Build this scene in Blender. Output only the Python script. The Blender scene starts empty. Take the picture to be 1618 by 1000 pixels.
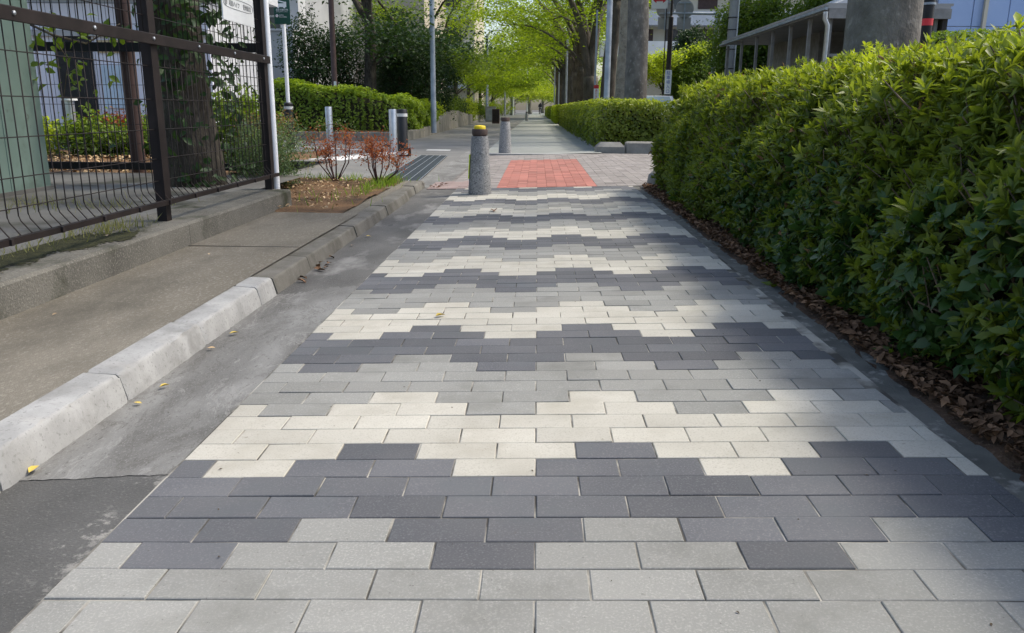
import bpy, math, random
import numpy as np
from mathutils import Matrix, Vector
random.seed(7)
rng = np.random.default_rng(11)
scene = bpy.context.scene
col = scene.collection

# ------------------------------------------------------------------ camera
CAM_H, PITCH, YAW, ROLL, FPX = 0.84333, 0.25186, -0.02862, 0.00836, 1276.42
def cam_rows():
    cp, sp = math.cos(PITCH), math.sin(PITCH); cy, sy = math.cos(YAW), math.sin(YAW); cr, sr = math.cos(ROLL), math.sin(ROLL)
    Rz = np.array([[cy, -sy, 0], [sy, cy, 0], [0, 0, 1]]); A = np.array([[1, 0, 0], [0, 0, -1], [0, 1, 0]])
    Rp = np.array([[1, 0, 0], [0, cp, -sp], [0, sp, cp]]); Rr = np.array([[cr, -sr, 0], [sr, cr, 0], [0, 0, 1]])
    return Rr @ Rp @ A @ Rz
_M = cam_rows()
cam = bpy.data.cameras.new('camera'); cam_ob = bpy.data.objects.new('camera', cam); col.objects.link(cam_ob)
cam.sensor_fit = 'HORIZONTAL'; cam.sensor_width = 36.0; cam.lens = 36.0 * FPX / 1618.0
cam.clip_start = 0.05; cam.clip_end = 2000
_mw = Matrix(((_M[0][0], -_M[1][0], -_M[2][0], 0), (_M[0][1], -_M[1][1], -_M[2][1], 0), (_M[0][2], -_M[1][2], -_M[2][2], CAM_H), (0, 0, 0, 1)))
cam_ob.matrix_world = _mw
scene.camera = cam_ob

# ------------------------------------------------------------------ world, sun, exposure
SUN_EL, SUN_AZ = math.radians(54), math.radians(74)      # azimuth from +Y towards +X
world = bpy.data.worlds.new('World'); scene.world = world; world.use_nodes = True
wn = world.node_tree; wn.nodes.clear()
sky = wn.nodes.new('ShaderNodeTexSky'); sky.sky_type = 'NISHITA'; sky.sun_disc = False
sky.sun_elevation = SUN_EL; sky.sun_rotation = SUN_AZ; sky.air_density = 1.0; sky.dust_density = 3.0; sky.ozone_density = 1.0
bg = wn.nodes.new('ShaderNodeBackground'); bg.inputs[1].default_value = 0.15
wo = wn.nodes.new('ShaderNodeOutputWorld')
wn.links.new(sky.outputs[0], bg.inputs[0]); wn.links.new(bg.outputs[0], wo.inputs[0])
sl = bpy.data.lights.new('sun', 'SUN'); sl.energy = 1.9; sl.angle = math.radians(9); sl.color = (1.0, 0.93, 0.80)
sun = bpy.data.objects.new('sun', sl); col.objects.link(sun)
_sd = Vector((math.sin(SUN_AZ) * math.cos(SUN_EL), math.cos(SUN_AZ) * math.cos(SUN_EL), math.sin(SUN_EL)))
sun.rotation_euler = _sd.to_track_quat('Z', 'Y').to_euler(); sun.location = _sd * 40
vs = scene.view_settings
vs.view_transform = 'Standard'; vs.look = 'None'; vs.gamma = 1.0; vs.use_curve_mapping = False; vs.exposure = 0.79
scene.cycles.max_bounces = 8; scene.cycles.transparent_max_bounces = 8
scene.cycles.use_denoising = True

# ------------------------------------------------------------------ materials
def new_mat(name):
    m = bpy.data.materials.new(name); m.use_nodes = True; nt = m.node_tree; nt.nodes.clear()
    out = nt.nodes.new('ShaderNodeOutputMaterial'); return m, nt, out
def nd(nt, t, **kw):
    n = nt.nodes.new(t)
    for k, v in kw.items():
        if k.startswith('i_'):
            key = k[2:]; n.inputs[int(key) if key.isdigit() else key.replace('_', ' ')].default_value = v
        else: setattr(n, k, v)
    return n
def c4(c): return (c[0], c[1], c[2], 1.0)
def mixc(nt, fac, a, b, mode='MIX'):
    m = nt.nodes.new('ShaderNodeMix'); m.data_type = 'RGBA'; m.blend_type = mode
    for sock, v in ((m.inputs[0], fac), (m.inputs[6], a), (m.inputs[7], b)):
        if isinstance(v, (int, float)): sock.default_value = v
        elif isinstance(v, tuple): sock.default_value = c4(v) if len(v) == 3 else v
        else: nt.links.new(v, sock)
    return m.outputs[2]
def ramp(nt, fac, lo, hi):
    r = nt.nodes.new('ShaderNodeMapRange'); r.inputs[1].default_value = lo; r.inputs[2].default_value = hi
    nt.links.new(fac, r.inputs[0]); return r.outputs[0]
def mulf(nt, a, k):
    n = nt.nodes.new('ShaderNodeMath'); n.operation = 'MULTIPLY'; nt.links.new(a, n.inputs[0]); n.inputs[1].default_value = k; return n.outputs[0]
def noise(nt, vec, scale, detail=3, rough=.55, dist=0.0):
    n = nd(nt, 'ShaderNodeTexNoise'); n.inputs['Scale'].default_value = scale; n.inputs['Detail'].default_value = detail
    n.inputs['Roughness'].default_value = rough; n.inputs['Distortion'].default_value = dist
    nt.links.new(vec, n.inputs['Vector']); return n.outputs['Fac']
def surf(name, c1, c2, scale=4.0, c3=None, s3=40.0, f3=.5, d3=5, lo=.35, hi=.65, rough=.85, bump=.0, bscale=200.0, bdist=.002, metal=0.0, spec=.3, rnd=0.0, stretch=(1, 1, 1), stain=None, stain_scale=1.2, stain_lo=.5, stain_hi=.7, dirt=0.0):
    """two-tone world-space noise, a finer third tone, random per piece, stains, fine relief"""
    m, nt, out = new_mat(name)
    geo = nd(nt, 'ShaderNodeNewGeometry'); mp = nd(nt, 'ShaderNodeMapping'); mp.inputs['Scale'].default_value = stretch
    nt.links.new(geo.outputs['Position'], mp.inputs['Vector']); P = mp.outputs[0]
    cc = mixc(nt, ramp(nt, noise(nt, P, scale, 5), lo, hi), c1, c2)
    if c3: cc = mixc(nt, ramp(nt, noise(nt, P, s3, d3, .65), f3, f3 + .16), cc, c3)
    if stain: cc = mixc(nt, ramp(nt, noise(nt, P, stain_scale, 6, .65), stain_lo, stain_hi), cc, stain)
    if dirt:
        cc = mixc(nt, mulf(nt, ramp(nt, noise(nt, P, 1.1, 6, .65), .40, .75), dirt), cc, (.13, .12, .10))
        cc = mixc(nt, mulf(nt, ramp(nt, noise(nt, P, 21, 5, .7), .66, .74), .45), cc, (.11, .095, .075))
        cc = mixc(nt, mulf(nt, ramp(nt, noise(nt, P, 120, 3, .6), .68, .74), .6), cc, (.05, .045, .04))
    if rnd:
        oi = nd(nt, 'ShaderNodeObjectInfo'); ad = nd(nt, 'ShaderNodeMath', operation='ADD'); fr = nd(nt, 'ShaderNodeMath', operation='FRACT')
        nt.links.new(oi.outputs['Random'], ad.inputs[0]); nt.links.new(geo.outputs['Random Per Island'], ad.inputs[1]); nt.links.new(ad.outputs[0], fr.inputs[0])
        mr = nd(nt, 'ShaderNodeMapRange'); mr.inputs[3].default_value = 1 - rnd; mr.inputs[4].default_value = 1 + rnd; nt.links.new(fr.outputs[0], mr.inputs[0])
        hv = nd(nt, 'ShaderNodeHueSaturation'); nt.links.new(cc, hv.inputs['Color']); nt.links.new(mr.outputs[0], hv.inputs['Value']); cc = hv.outputs[0]
    b = nd(nt, 'ShaderNodeBsdfPrincipled'); nt.links.new(cc, b.inputs['Base Color'])
    b.inputs['Roughness'].default_value = rough; b.inputs['Metallic'].default_value = metal; b.inputs['Specular IOR Level'].default_value = spec
    if bump:
        bn = nd(nt, 'ShaderNodeBump'); bn.inputs['Strength'].default_value = bump; bn.inputs['Distance'].default_value = bdist
        nt.links.new(noise(nt, P, bscale, 4, .6), bn.inputs['Height']); nt.links.new(bn.outputs[0], b.inputs['Normal'])
    nt.links.new(b.outputs[0], out.inputs[0]); return m
def leafmat(name, dark, mid, young, trans=.35, rough=.42, spec=.4, tcol=None, big=.6):
    """leaf: colour by leaf (random per island), by attribute young (new shoots), light passing through"""
    m, nt, out = new_mat(name)
    geo = nd(nt, 'ShaderNodeNewGeometry'); at = nd(nt, 'ShaderNodeAttribute', attribute_name='young')
    cc = mixc(nt, geo.outputs['Random Per Island'], dark, mid)
    cc = mixc(nt, ramp(nt, noise(nt, geo.outputs['Position'], big, 2), .4, .65), cc, mid)
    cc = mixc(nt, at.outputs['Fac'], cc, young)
    b = nd(nt, 'ShaderNodeBsdfPrincipled'); nt.links.new(cc, b.inputs['Base Color']); b.inputs['Roughness'].default_value = rough; b.inputs['Specular IOR Level'].default_value = spec
    t = nd(nt, 'ShaderNodeBsdfTranslucent')
    tc = mixc(nt, 1.0, cc, tcol or (1.25, 1.25, .55), 'MULTIPLY'); tc = mixc(nt, 1.0, tc, (1.6, 1.6, 1.6), 'MULTIPLY'); nt.links.new(tc, t.inputs[0])
    mx = nd(nt, 'ShaderNodeMixShader'); mx.inputs[0].default_value = trans
    nt.links.new(b.outputs[0], mx.inputs[1]); nt.links.new(t.outputs[0], mx.inputs[2]); nt.links.new(mx.outputs[0], out.inputs[0]); return m
def plain(name, c, rough=.6, metal=0.0, spec=.4, var=.12):
    return surf(name, tuple(x * (1 - var) for x in c), tuple(min(1, x * (1 + var)) for x in c), scale=3.0, rough=rough, metal=metal, spec=spec)

M = {}
M['paver_grey'] = surf('paver_grey', (.236, .237, .221), (.288, .288, .269), 2.2, c3=(.355, .352, .325), s3=210, f3=.50, rough=.88, bump=.35, bscale=700, bdist=.0016, rnd=.11, stain=(.178, .178, .160), stain_scale=3, stain_lo=.5, stain_hi=.8, dirt=.22)
M['paver_cream'] = surf('paver_cream', (.475, .455, .392), (.54, .52, .455), 2.4, c3=(.37, .345, .29), s3=210, f3=.52, rough=.88, bump=.35, bscale=700, bdist=.0016, rnd=.09, stain=(.36, .335, .275), stain_scale=3.5, stain_lo=.5, stain_hi=.82, dirt=.22)
M['paver_dark'] = surf('paver_dark', (.098, .101, .110), (.128, .131, .140), 2.2, c3=(.178, .180, .186), s3=210, f3=.52, rough=.86, bump=.35, bscale=700, bdist=.0016, rnd=.16, stain=(.112, .122, .130), stain_scale=4, stain_lo=.5, stain_hi=.75, dirt=.22)
M['sand'] = surf('joint_sand', (.08, .075, .065), (.42, .40, .35), 5, rough=.95, bump=.6, bscale=500, lo=.42, hi=.6)
M['joint_dark'] = surf('joint_dark', (.12, .11, .10), (.22, .20, .18), 6, rough=.95)
M['block_red'] = surf('block_red', (.36, .135, .105), (.42, .17, .135), 3, c3=(.34, .15, .12), s3=60, rough=.85, rnd=.16, dirt=.35)
M['block_grey'] = surf('block_grey', (.24, .215, .20), (.31, .285, .265), 3, c3=(.2, .185, .175), s3=60, rough=.85, rnd=.14, dirt=.3)
M['block_pink'] = surf('block_pink', (.26, .20, .185), (.31, .235, .215), 3, rough=.85, rnd=.1)
M['asphalt'] = surf('asphalt', (.060, .060, .058), (.088, .087, .084), 2.0, c3=(.17, .165, .155), s3=260, f3=.62, rough=.92, bump=.5, bscale=300, bdist=.004, stain=(.115, .112, .10), stain_scale=2.2, stain_lo=.52, stain_hi=.75)
M['gutter_worn'] = surf('gutter_worn', (.095, .093, .088), (.15, .147, .138), 2.0, c3=(.21, .205, .19), s3=110, f3=.55, rough=.92, bump=.5, bscale=200, bdist=.004, stretch=(1.5, .7, 1), stain=(.25, .245, .23), stain_scale=2.6, stain_lo=.52, stain_hi=.66)
M['asphalt_old'] = surf('asphalt_old', (.15, .15, .143), (.205, .203, .193), 1.0, c3=(.25, .245, .23), s3=200, f3=.62, rough=.92, bump=.4, bscale=260, bdist=.003, stain=(.20, .195, .18), stain_scale=.9, stain_lo=.5, stain_hi=.75)
M['far_path'] = surf('far_path', (.25, .26, .24), (.32, .33, .305), .5, c3=(.36, .36, .34), s3=90, f3=.6, rough=.9, bump=.2, bscale=200)
M['cement_patch'] = surf('cement_patch', (.185, .182, .17), (.34, .338, .32), 2.6, c3=(.09, .085, .075), s3=11, f3=.60, rough=.9, bump=.4, bscale=60, bdist=.006, stretch=(1.6, .8, 1), lo=.36, hi=.62)
M['kerb_white'] = surf('kerb_white', (.29, .29, .28), (.40, .40, .388), 7, c3=(.20, .20, .19), s3=90, f3=.56, rough=.85, bump=.25, bscale=160, bdist=.003, stain=(.19, .187, .175), stain_scale=4.5, stain_lo=.52, stain_hi=.78)
M['kerb_old'] = surf('kerb_old', (.12, .113, .096), (.19, .182, .16), 5, c3=(.30, .29, .255), s3=90, f3=.6, rough=.92, bump=.5, bscale=220, bdist=.004, stain=(.085, .08, .066), stain_scale=3.5, stain_lo=.5, stain_hi=.72)
M['slab'] = surf('brown_concrete', (.145, .130, .102), (.205, .186, .15), 1.6, c3=(.29, .27, .225), s3=110, f3=.52, rough=.94, bump=.7, bscale=300, bdist=.004, stain=(.085, .078, .062), stain_scale=2.4, stain_lo=.48, stain_hi=.78, stretch=(1, .45, 1))
M['wall_concrete'] = surf('wall_concrete', (.105, .1, .085), (.175, .166, .142), 3, c3=(.27, .255, .215), s3=95, f3=.52, rough=.94, bump=.9, bscale=110, bdist=.006, stain=(.045, .048, .028), stain_scale=2.4, stain_lo=.53, stain_hi=.68)
M['yard'] = surf('yard_concrete', (.115, .11, .1), (.19, .185, .17), 1.2, c3=(.24, .23, .2), s3=150, f3=.6, rough=.94, bump=.5, bscale=200, stain=(.05, .05, .035), stain_scale=1.1, stain_lo=.52, stain_hi=.66)
M['moss'] = surf('moss', (.022, .024, .010), (.055, .055, .022), 18, c3=(.12, .11, .06), s3=60, f3=.58, rough=1, bump=1, bscale=90, bdist=.01)
M['edge_strip'] = surf('edge_strip', (.10, .10, .09), (.165, .162, .145), 6, c3=(.36, .345, .31), s3=13, f3=.56, rough=.95, bump=.7, bscale=180, bdist=.006)
M['soil'] = surf('soil', (.075, .048, .028), (.22, .125, .06), 2.6, c3=(.33, .23, .14), s3=38, f3=.58, rough=.95, bump=1, bscale=90, bdist=.012)
M['mulch'] = surf('mulch', (.045, .028, .018), (.12, .07, .042), 12, c3=(.20, .13, .085), s3=70, f3=.54, rough=.95, bump=1, bscale=70, bdist=.012)
M['ground'] = surf('ground', (.09, .085, .075), (.13, .125, .11), .4, rough=.95)
M['litter'] = surf('litter', (.11, .058, .030), (.24, .135, .075), 9, rough=.8, rnd=.45)
M['litter_pale'] = surf('litter_pale', (.40, .26, .13), (.55, .42, .26), 9, rough=.8, rnd=.35)
M['debris'] = surf('debris', (.04, .032, .024), (.12, .09, .06), 30, rough=.9, rnd=.3)
M['leaf_yellow'] = surf('leaf_yellow', (.55, .40, .07), (.62, .47, .12), 30, rough=.6, rnd=.15)
M['granite'] = surf('granite', (.23, .23, .23), (.31, .31, .305), 6, c3=(.10, .10, .105), s3=75, f3=.53, d3=1, rough=.75, bump=.3, bscale=300, stain=(.42, .415, .40), stain_scale=55, stain_lo=.56, stain_hi=.62)
M['stone_kerb'] = surf('stone_kerb', (.22, .21, .19), (.31, .30, .27), 4, c3=(.15, .145, .13), s3=30, f3=.6, rough=.88, bump=.4, bscale=90, bdist=.006)
M['wall_stone'] = surf('wall_stone', (.19, .18, .15), (.30, .28, .235), 2, c3=(.12, .115, .09), s3=14, f3=.6, rough=.92, bump=.5, bscale=50, bdist=.01)
M['brown_steel'] = surf('brown_steel', (.014, .010, .009), (.025, .018, .016), 8, c3=(.05, .043, .038), s3=55, f3=.68, rough=.62, spec=.25)
M['dark_brown'] = surf('dark_brown_metal', (.02, .015, .014), (.034, .026, .024), 8, rough=.55)
M['brown_post'] = surf('brown_post', (.060, .036, .031), (.085, .052, .046), 5, rough=.55)
M['black_metal'] = surf('black_metal', (.010, .010, .011), (.02, .02, .021), 5, rough=.5)
M['white_pole'] = plain('white_pole', (.86, .87, .88), .4, var=.03)
M['white'] = plain('white_paint', (.74, .75, .74), .5, var=.05)
M['mark_white'] = surf('road_marking', (.55, .55, .53), (.72, .72, .70), 10, c3=(.3, .3, .29), s3=40, f3=.66, rough=.85)
M['sign_green'] = plain('sign_green', (.010, .065, .045), .4)
M['ink'] = plain('ink', (.05, .05, .05), .6)
M['ink_grey'] = plain('ink_grey', (.28, .28, .28), .6)
M['steel'] = surf('galvanised_steel', (.42, .44, .46), (.58, .60, .62), 5, rough=.38, metal=.75)
M['steel_dull'] = surf('dull_steel', (.26, .30, .34), (.40, .44, .48), 4, c3=(.2, .22, .24), s3=20, f3=.62, rough=.55, metal=.35)
M['black_post'] = plain('black_post', (.018, .019, .021), .45)
M['reflector'] = plain('reflector', (.62, .63, .62), .35)
M['grate'] = surf('grate', (.045, .055, .058), (.075, .088, .092), 8, rough=.55, metal=.5)
M['yellow'] = plain('yellow_cap', (.75, .55, .01), .5, var=.08)
M['yellow_green'] = plain('yellow_green_tape', (.55, .70, .03), .5)
M['bollard_cap'] = plain('bollard_cap', (.070, .045, .036), .6)
M['green_paint'] = surf('green_paint', (.165, .235, .20), (.20, .275, .235), 2, c3=(.07, .075, .06), s3=9, f3=.62, rough=.6, bump=.5, bscale=22, stain=(.11, .145, .12), stain_scale=2.2, stain_lo=.55, stain_hi=.75)
M['bark_grey'] = surf('bark_grey', (.115, .105, .092), (.21, .195, .172), 3.5, c3=(.29, .275, .25), s3=14, f3=.56, rough=.92, bump=.8, bscale=22, bdist=.02, stretch=(1, 1, .7), stain=(.085, .08, .07), stain_scale=2.2, stain_lo=.5, stain_hi=.7)
M['bark_dark'] = surf('bark_dark', (.062, .052, .042), (.12, .104, .086), 4, c3=(.17, .15, .125), s3=14, f3=.57, rough=.95, bump=1, bscale=16, bdist=.03, stretch=(1, 1, .5))
M['bark_rough'] = surf('bark_rough', (.040, .033, .026), (.095, .082, .064), 14, c3=(.15, .135, .11), s3=40, f3=.56, rough=.95, bump=1, bscale=30, bdist=.03, stretch=(1, 1, .3))
M['bark_peel'] = surf('bark_peel', (.27, .23, .18), (.38, .335, .27), 6, c3=(.06, .048, .036), s3=7, f3=.58, rough=.95, bump=1, bscale=18, bdist=.04)
M['twig'] = surf('twig', (.085, .06, .042), (.20, .155, .11), 20, rough=.9)
M['twig_red'] = surf('twig_red', (.06, .03, .03), (.11, .055, .05), 20, rough=.9)
M['hedge_core'] = surf('hedge_dark_hull', (.018, .020, .010), (.04, .038, .02), 9, rough=1)  # near-black colour stands in for the shade deep inside the hedges
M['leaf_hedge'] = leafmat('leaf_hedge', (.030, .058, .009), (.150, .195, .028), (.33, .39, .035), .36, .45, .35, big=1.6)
M['leaf_broad'] = leafmat('leaf_broad', (.018, .046, .012), (.048, .100, .022), (.12, .19, .03), .22, .40, .4)
M['leaf_mid'] = leafmat('leaf_mid', (.030, .064, .012), (.080, .135, .020), (.24, .33, .03), .34, .5, .3)
M['leaf_sunlit'] = leafmat('leaf_sunlit', (.045, .095, .014), (.15, .22, .03), (.32, .42, .04), .38, .5, .3)  # lighter greens paint in sunlight on the broad clipped hedge
M['leaf_dark'] = leafmat('leaf_dark', (.010, .030, .012), (.028, .060, .020), (.06, .11, .025), .22, .5, .3)
M['leaf_zelkova'] = leafmat('leaf_zelkova', (.055, .098, .008), (.11, .175, .014), (.31, .39, .025), .52, .55, .2)
M['leaf_lime'] = leafmat('leaf_lime', (.13, .19, .012), (.24, .31, .025), (.38, .44, .035), .45, .5, .3)
M['leaf_red'] = leafmat('leaf_red', (.16, .04, .022), (.30, .085, .035), (.36, .16, .05), .35, .5, .3, tcol=(1.2, .8, .6))
M['leaf_brown'] = leafmat('leaf_brown', (.10, .055, .03), (.20, .12, .06), (.25, .18, .09), .25, .7, .2)
M['leaf_grey'] = leafmat('leaf_grey', (.055, .10, .05), (.11, .17, .085), (.22, .28, .15), .3, .5, .3)
M['grass'] = leafmat('grass', (.06, .13, .02), (.12, .22, .03), (.25, .35, .05), .35, .6, .2)
M['grass_dry'] = leafmat('grass_dry', (.09, .11, .04), (.16, .17, .07), (.3, .28, .12), .3, .6, .2)
M['render_white'] = surf('white_render', (.50, .51, .53), (.58, .59, .61), 1, rough=.85)
M['render_grey'] = surf('grey_render', (.36, .37, .38), (.43, .44, .45), 1, rough=.85)
M['render_cream'] = surf('cream_render', (.52, .47, .37), (.62, .57, .46), .6, rough=.85)
M['render_beige'] = surf('beige_render', (.46, .40, .34), (.54, .48, .41), .6, rough=.85)
M['lilac'] = surf('lilac_panel', (.66, .67, .77), (.76, .77, .85), .8, rough=.5)
M['frosted'] = plain('frosted_panel', (.36, .38, .42), .35)
M['glass_dark'] = surf('dark_glass', (.02, .023, .028), (.05, .055, .06), 1.5, rough=.1, spec=.6)
M['curtain'] = surf('curtain', (.10, .10, .105), (.17, .17, .175), 5, stretch=(8, 1, .2), rough=.8)
M['blue_panel'] = surf('blue_panel', (.30, .42, .66), (.36, .48, .72), .7, rough=.35, spec=.5)
M['grey_wood'] = surf('grey_timber', (.22, .21, .20), (.30, .29, .28), 6, rough=.8)
M['roof_sheet'] = plain('roof_sheet', (.30, .29, .28), .5)
M['dark_wall'] = plain('dark_wall', (.035, .030, .027), .8)
M['concrete_pole'] = surf('concrete_pole', (.27, .27, .27), (.35, .35, .34), 2, rough=.85)
M['red'] = plain('red_paint', (.55, .03, .04), .5)
M['blue_sign'] = plain('blue_sign', (.06, .12, .40), .5)
M['notice_tan'] = plain('notice_tan', (.52, .42, .26), .7)
M['notice_lime'] = plain('notice_lime', (.66, .72, .36), .7)
M['notice_blue'] = plain('notice_blue', (.50, .62, .74), .7)
M['car_white'] = plain('car_paint_white', (.62, .66, .70), .25, spec=.5, var=.03)
M['car_glass'] = plain('car_glass', (.20, .32, .36), .08, spec=.6)
M['skin'] = plain('skin', (.45, .28, .20), .6)
M['cloth_dark'] = plain('dark_cloth', (.03, .032, .04), .9)
M['rubber'] = plain('rubber', (.02, .02, .02), .8)
M['orange'] = plain('orange_sign', (.75, .16, .03), .5)

def gutter_mats():
    # asphalt with mortar crumbs thinning out away from the paver edge
    m, nt, out = new_mat('gutter_asphalt'); geo = nd(nt, 'ShaderNodeNewGeometry'); P = geo.outputs['Position']
    sx = nd(nt, 'ShaderNodeSeparateXYZ'); nt.links.new(P, sx.inputs[0])
    cc = mixc(nt, ramp(nt, noise(nt, P, 2.2, 5), .35, .65), (.064, .064, .061), (.105, .104, .10))
    cc = mixc(nt, ramp(nt, noise(nt, P, 140, 5, .7), .54, .72), cc, (.155, .152, .145))
    mr = nd(nt, 'ShaderNodeMapRange'); mr.inputs[1].default_value = -1.10; mr.inputs[2].default_value = -.88; mr.inputs[3].default_value = -.16; mr.inputs[4].default_value = .10; nt.links.new(sx.outputs[0], mr.inputs[0])
    ad = nd(nt, 'ShaderNodeMath', operation='ADD'); nt.links.new(noise(nt, P, 38, 5, .7), ad.inputs[0]); nt.links.new(mr.outputs[0], ad.inputs[1])
    a2 = nd(nt, 'ShaderNodeMath', operation='MULTIPLY'); nt.links.new(ramp(nt, ad.outputs[0], .56, .66), a2.inputs[0]); nt.links.new(ramp(nt, noise(nt, P, 3.5, 2), .42, .62), a2.inputs[1])
    cc = mixc(nt, a2.outputs[0], cc, (.36, .35, .32))
    b = nd(nt, 'ShaderNodeBsdfPrincipled', i_Roughness=.93); nt.links.new(cc, b.inputs['Base Color']); bn = nd(nt, 'ShaderNodeBump', i_Strength=.6, i_Distance=.004); nt.links.new(noise(nt, P, 160, 4), bn.inputs['Height']); nt.links.new(bn.outputs[0], b.inputs['Normal']); nt.links.new(b.outputs[0], out.inputs[0]); M['gutter'] = m
    # trowelled cement: pale and dark drifts, thin swirling scratches
    m, nt, out = new_mat('gutter_cement'); geo = nd(nt, 'ShaderNodeNewGeometry'); mp = nd(nt, 'ShaderNodeMapping'); mp.inputs['Scale'].default_value = (2.2, .9, 1); mp.inputs['Rotation'].default_value = (0, 0, .35); nt.links.new(geo.outputs['Position'], mp.inputs['Vector']); P = mp.outputs[0]
    cc = mixc(nt, ramp(nt, noise(nt, P, 1.5, 6, .6, .6), .36, .64), (.105, .102, .094), (.225, .224, .212))
    n1 = noise(nt, P, 2.4, 8, .7, .7)
    for lo, colr in ((.44, (.10, .095, .085)), (.58, (.29, .286, .27))):
        d = nd(nt, 'ShaderNodeMath', operation='SUBTRACT'); nt.links.new(n1, d.inputs[0]); d.inputs[1].default_value = lo; a = nd(nt, 'ShaderNodeMath', operation='ABSOLUTE'); nt.links.new(d.outputs[0], a.inputs[0])
        mr = nd(nt, 'ShaderNodeMapRange'); mr.inputs[1].default_value = .004; mr.inputs[2].default_value = .02; mr.inputs[3].default_value = .55; mr.inputs[4].default_value = 0; nt.links.new(a.outputs[0], mr.inputs[0]); cc = mixc(nt, mr.outputs[0], cc, colr)
    cc = mixc(nt, ramp(nt, noise(nt, P, 30, 4, .7), .58, .72), cc, (.09, .085, .075)); cc = mixc(nt, ramp(nt, noise(nt, P, 110, 4, .7), .55, .72), cc, (.28, .277, .265)); cc = mixc(nt, ramp(nt, noise(nt, P, 95, 4, .7), .60, .74), cc, (.07, .065, .06))
    b = nd(nt, 'ShaderNodeBsdfPrincipled', i_Roughness=.9); nt.links.new(cc, b.inputs['Base Color']); bn = nd(nt, 'ShaderNodeBump', i_Strength=.6, i_Distance=.008); nt.links.new(n1, bn.inputs['Height']); nt.links.new(bn.outputs[0], b.inputs['Normal']); nt.links.new(b.outputs[0], out.inputs[0]); M['cement_patch'] = m
gutter_mats()

# ------------------------------------------------------------------ mesh helpers
def link(o, parent=None):
    col.objects.link(o)
    if parent is not None: o.parent = parent
    return o
def tag(o, label=None, cat=None, group=None, kind=None):
    if label: o['label'] = label
    if cat: o['category'] = cat
    if group: o['group'] = group
    if kind: o['kind'] = kind
    return o
def empty(name, loc, label=None, cat=None, group=None, rz=0.0):
    o = bpy.data.objects.new(name, None); o.empty_display_size = .1; o.location = loc; o.rotation_euler = (0, 0, rz); link(o); return tag(o, label, cat, group)
def np_mesh(name, V, F, mat, smooth=False, young=None):
    V = np.asarray(V, np.float32); F = np.asarray(F, np.int32); k = F.shape[1]
    me = bpy.data.meshes.new(name); me.vertices.add(len(V)); me.vertices.foreach_set('co', V.ravel())
    me.loops.add(F.size); me.loops.foreach_set('vertex_index', F.ravel())
    me.polygons.add(len(F)); me.polygons.foreach_set('loop_start', np.arange(0, F.size, k, dtype=np.int32))
    me.polygons.foreach_set('loop_total', np.full(len(F), k, np.int32))
    if smooth: me.polygons.foreach_set('use_smooth', np.ones(len(F), bool))
    if young is not None:
        a = me.attributes.new('young', 'FLOAT', 'POINT'); a.data.foreach_set('value', np.asarray(young, np.float32))
    me.materials.append(mat); me.update(calc_edges=True); return me
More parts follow.
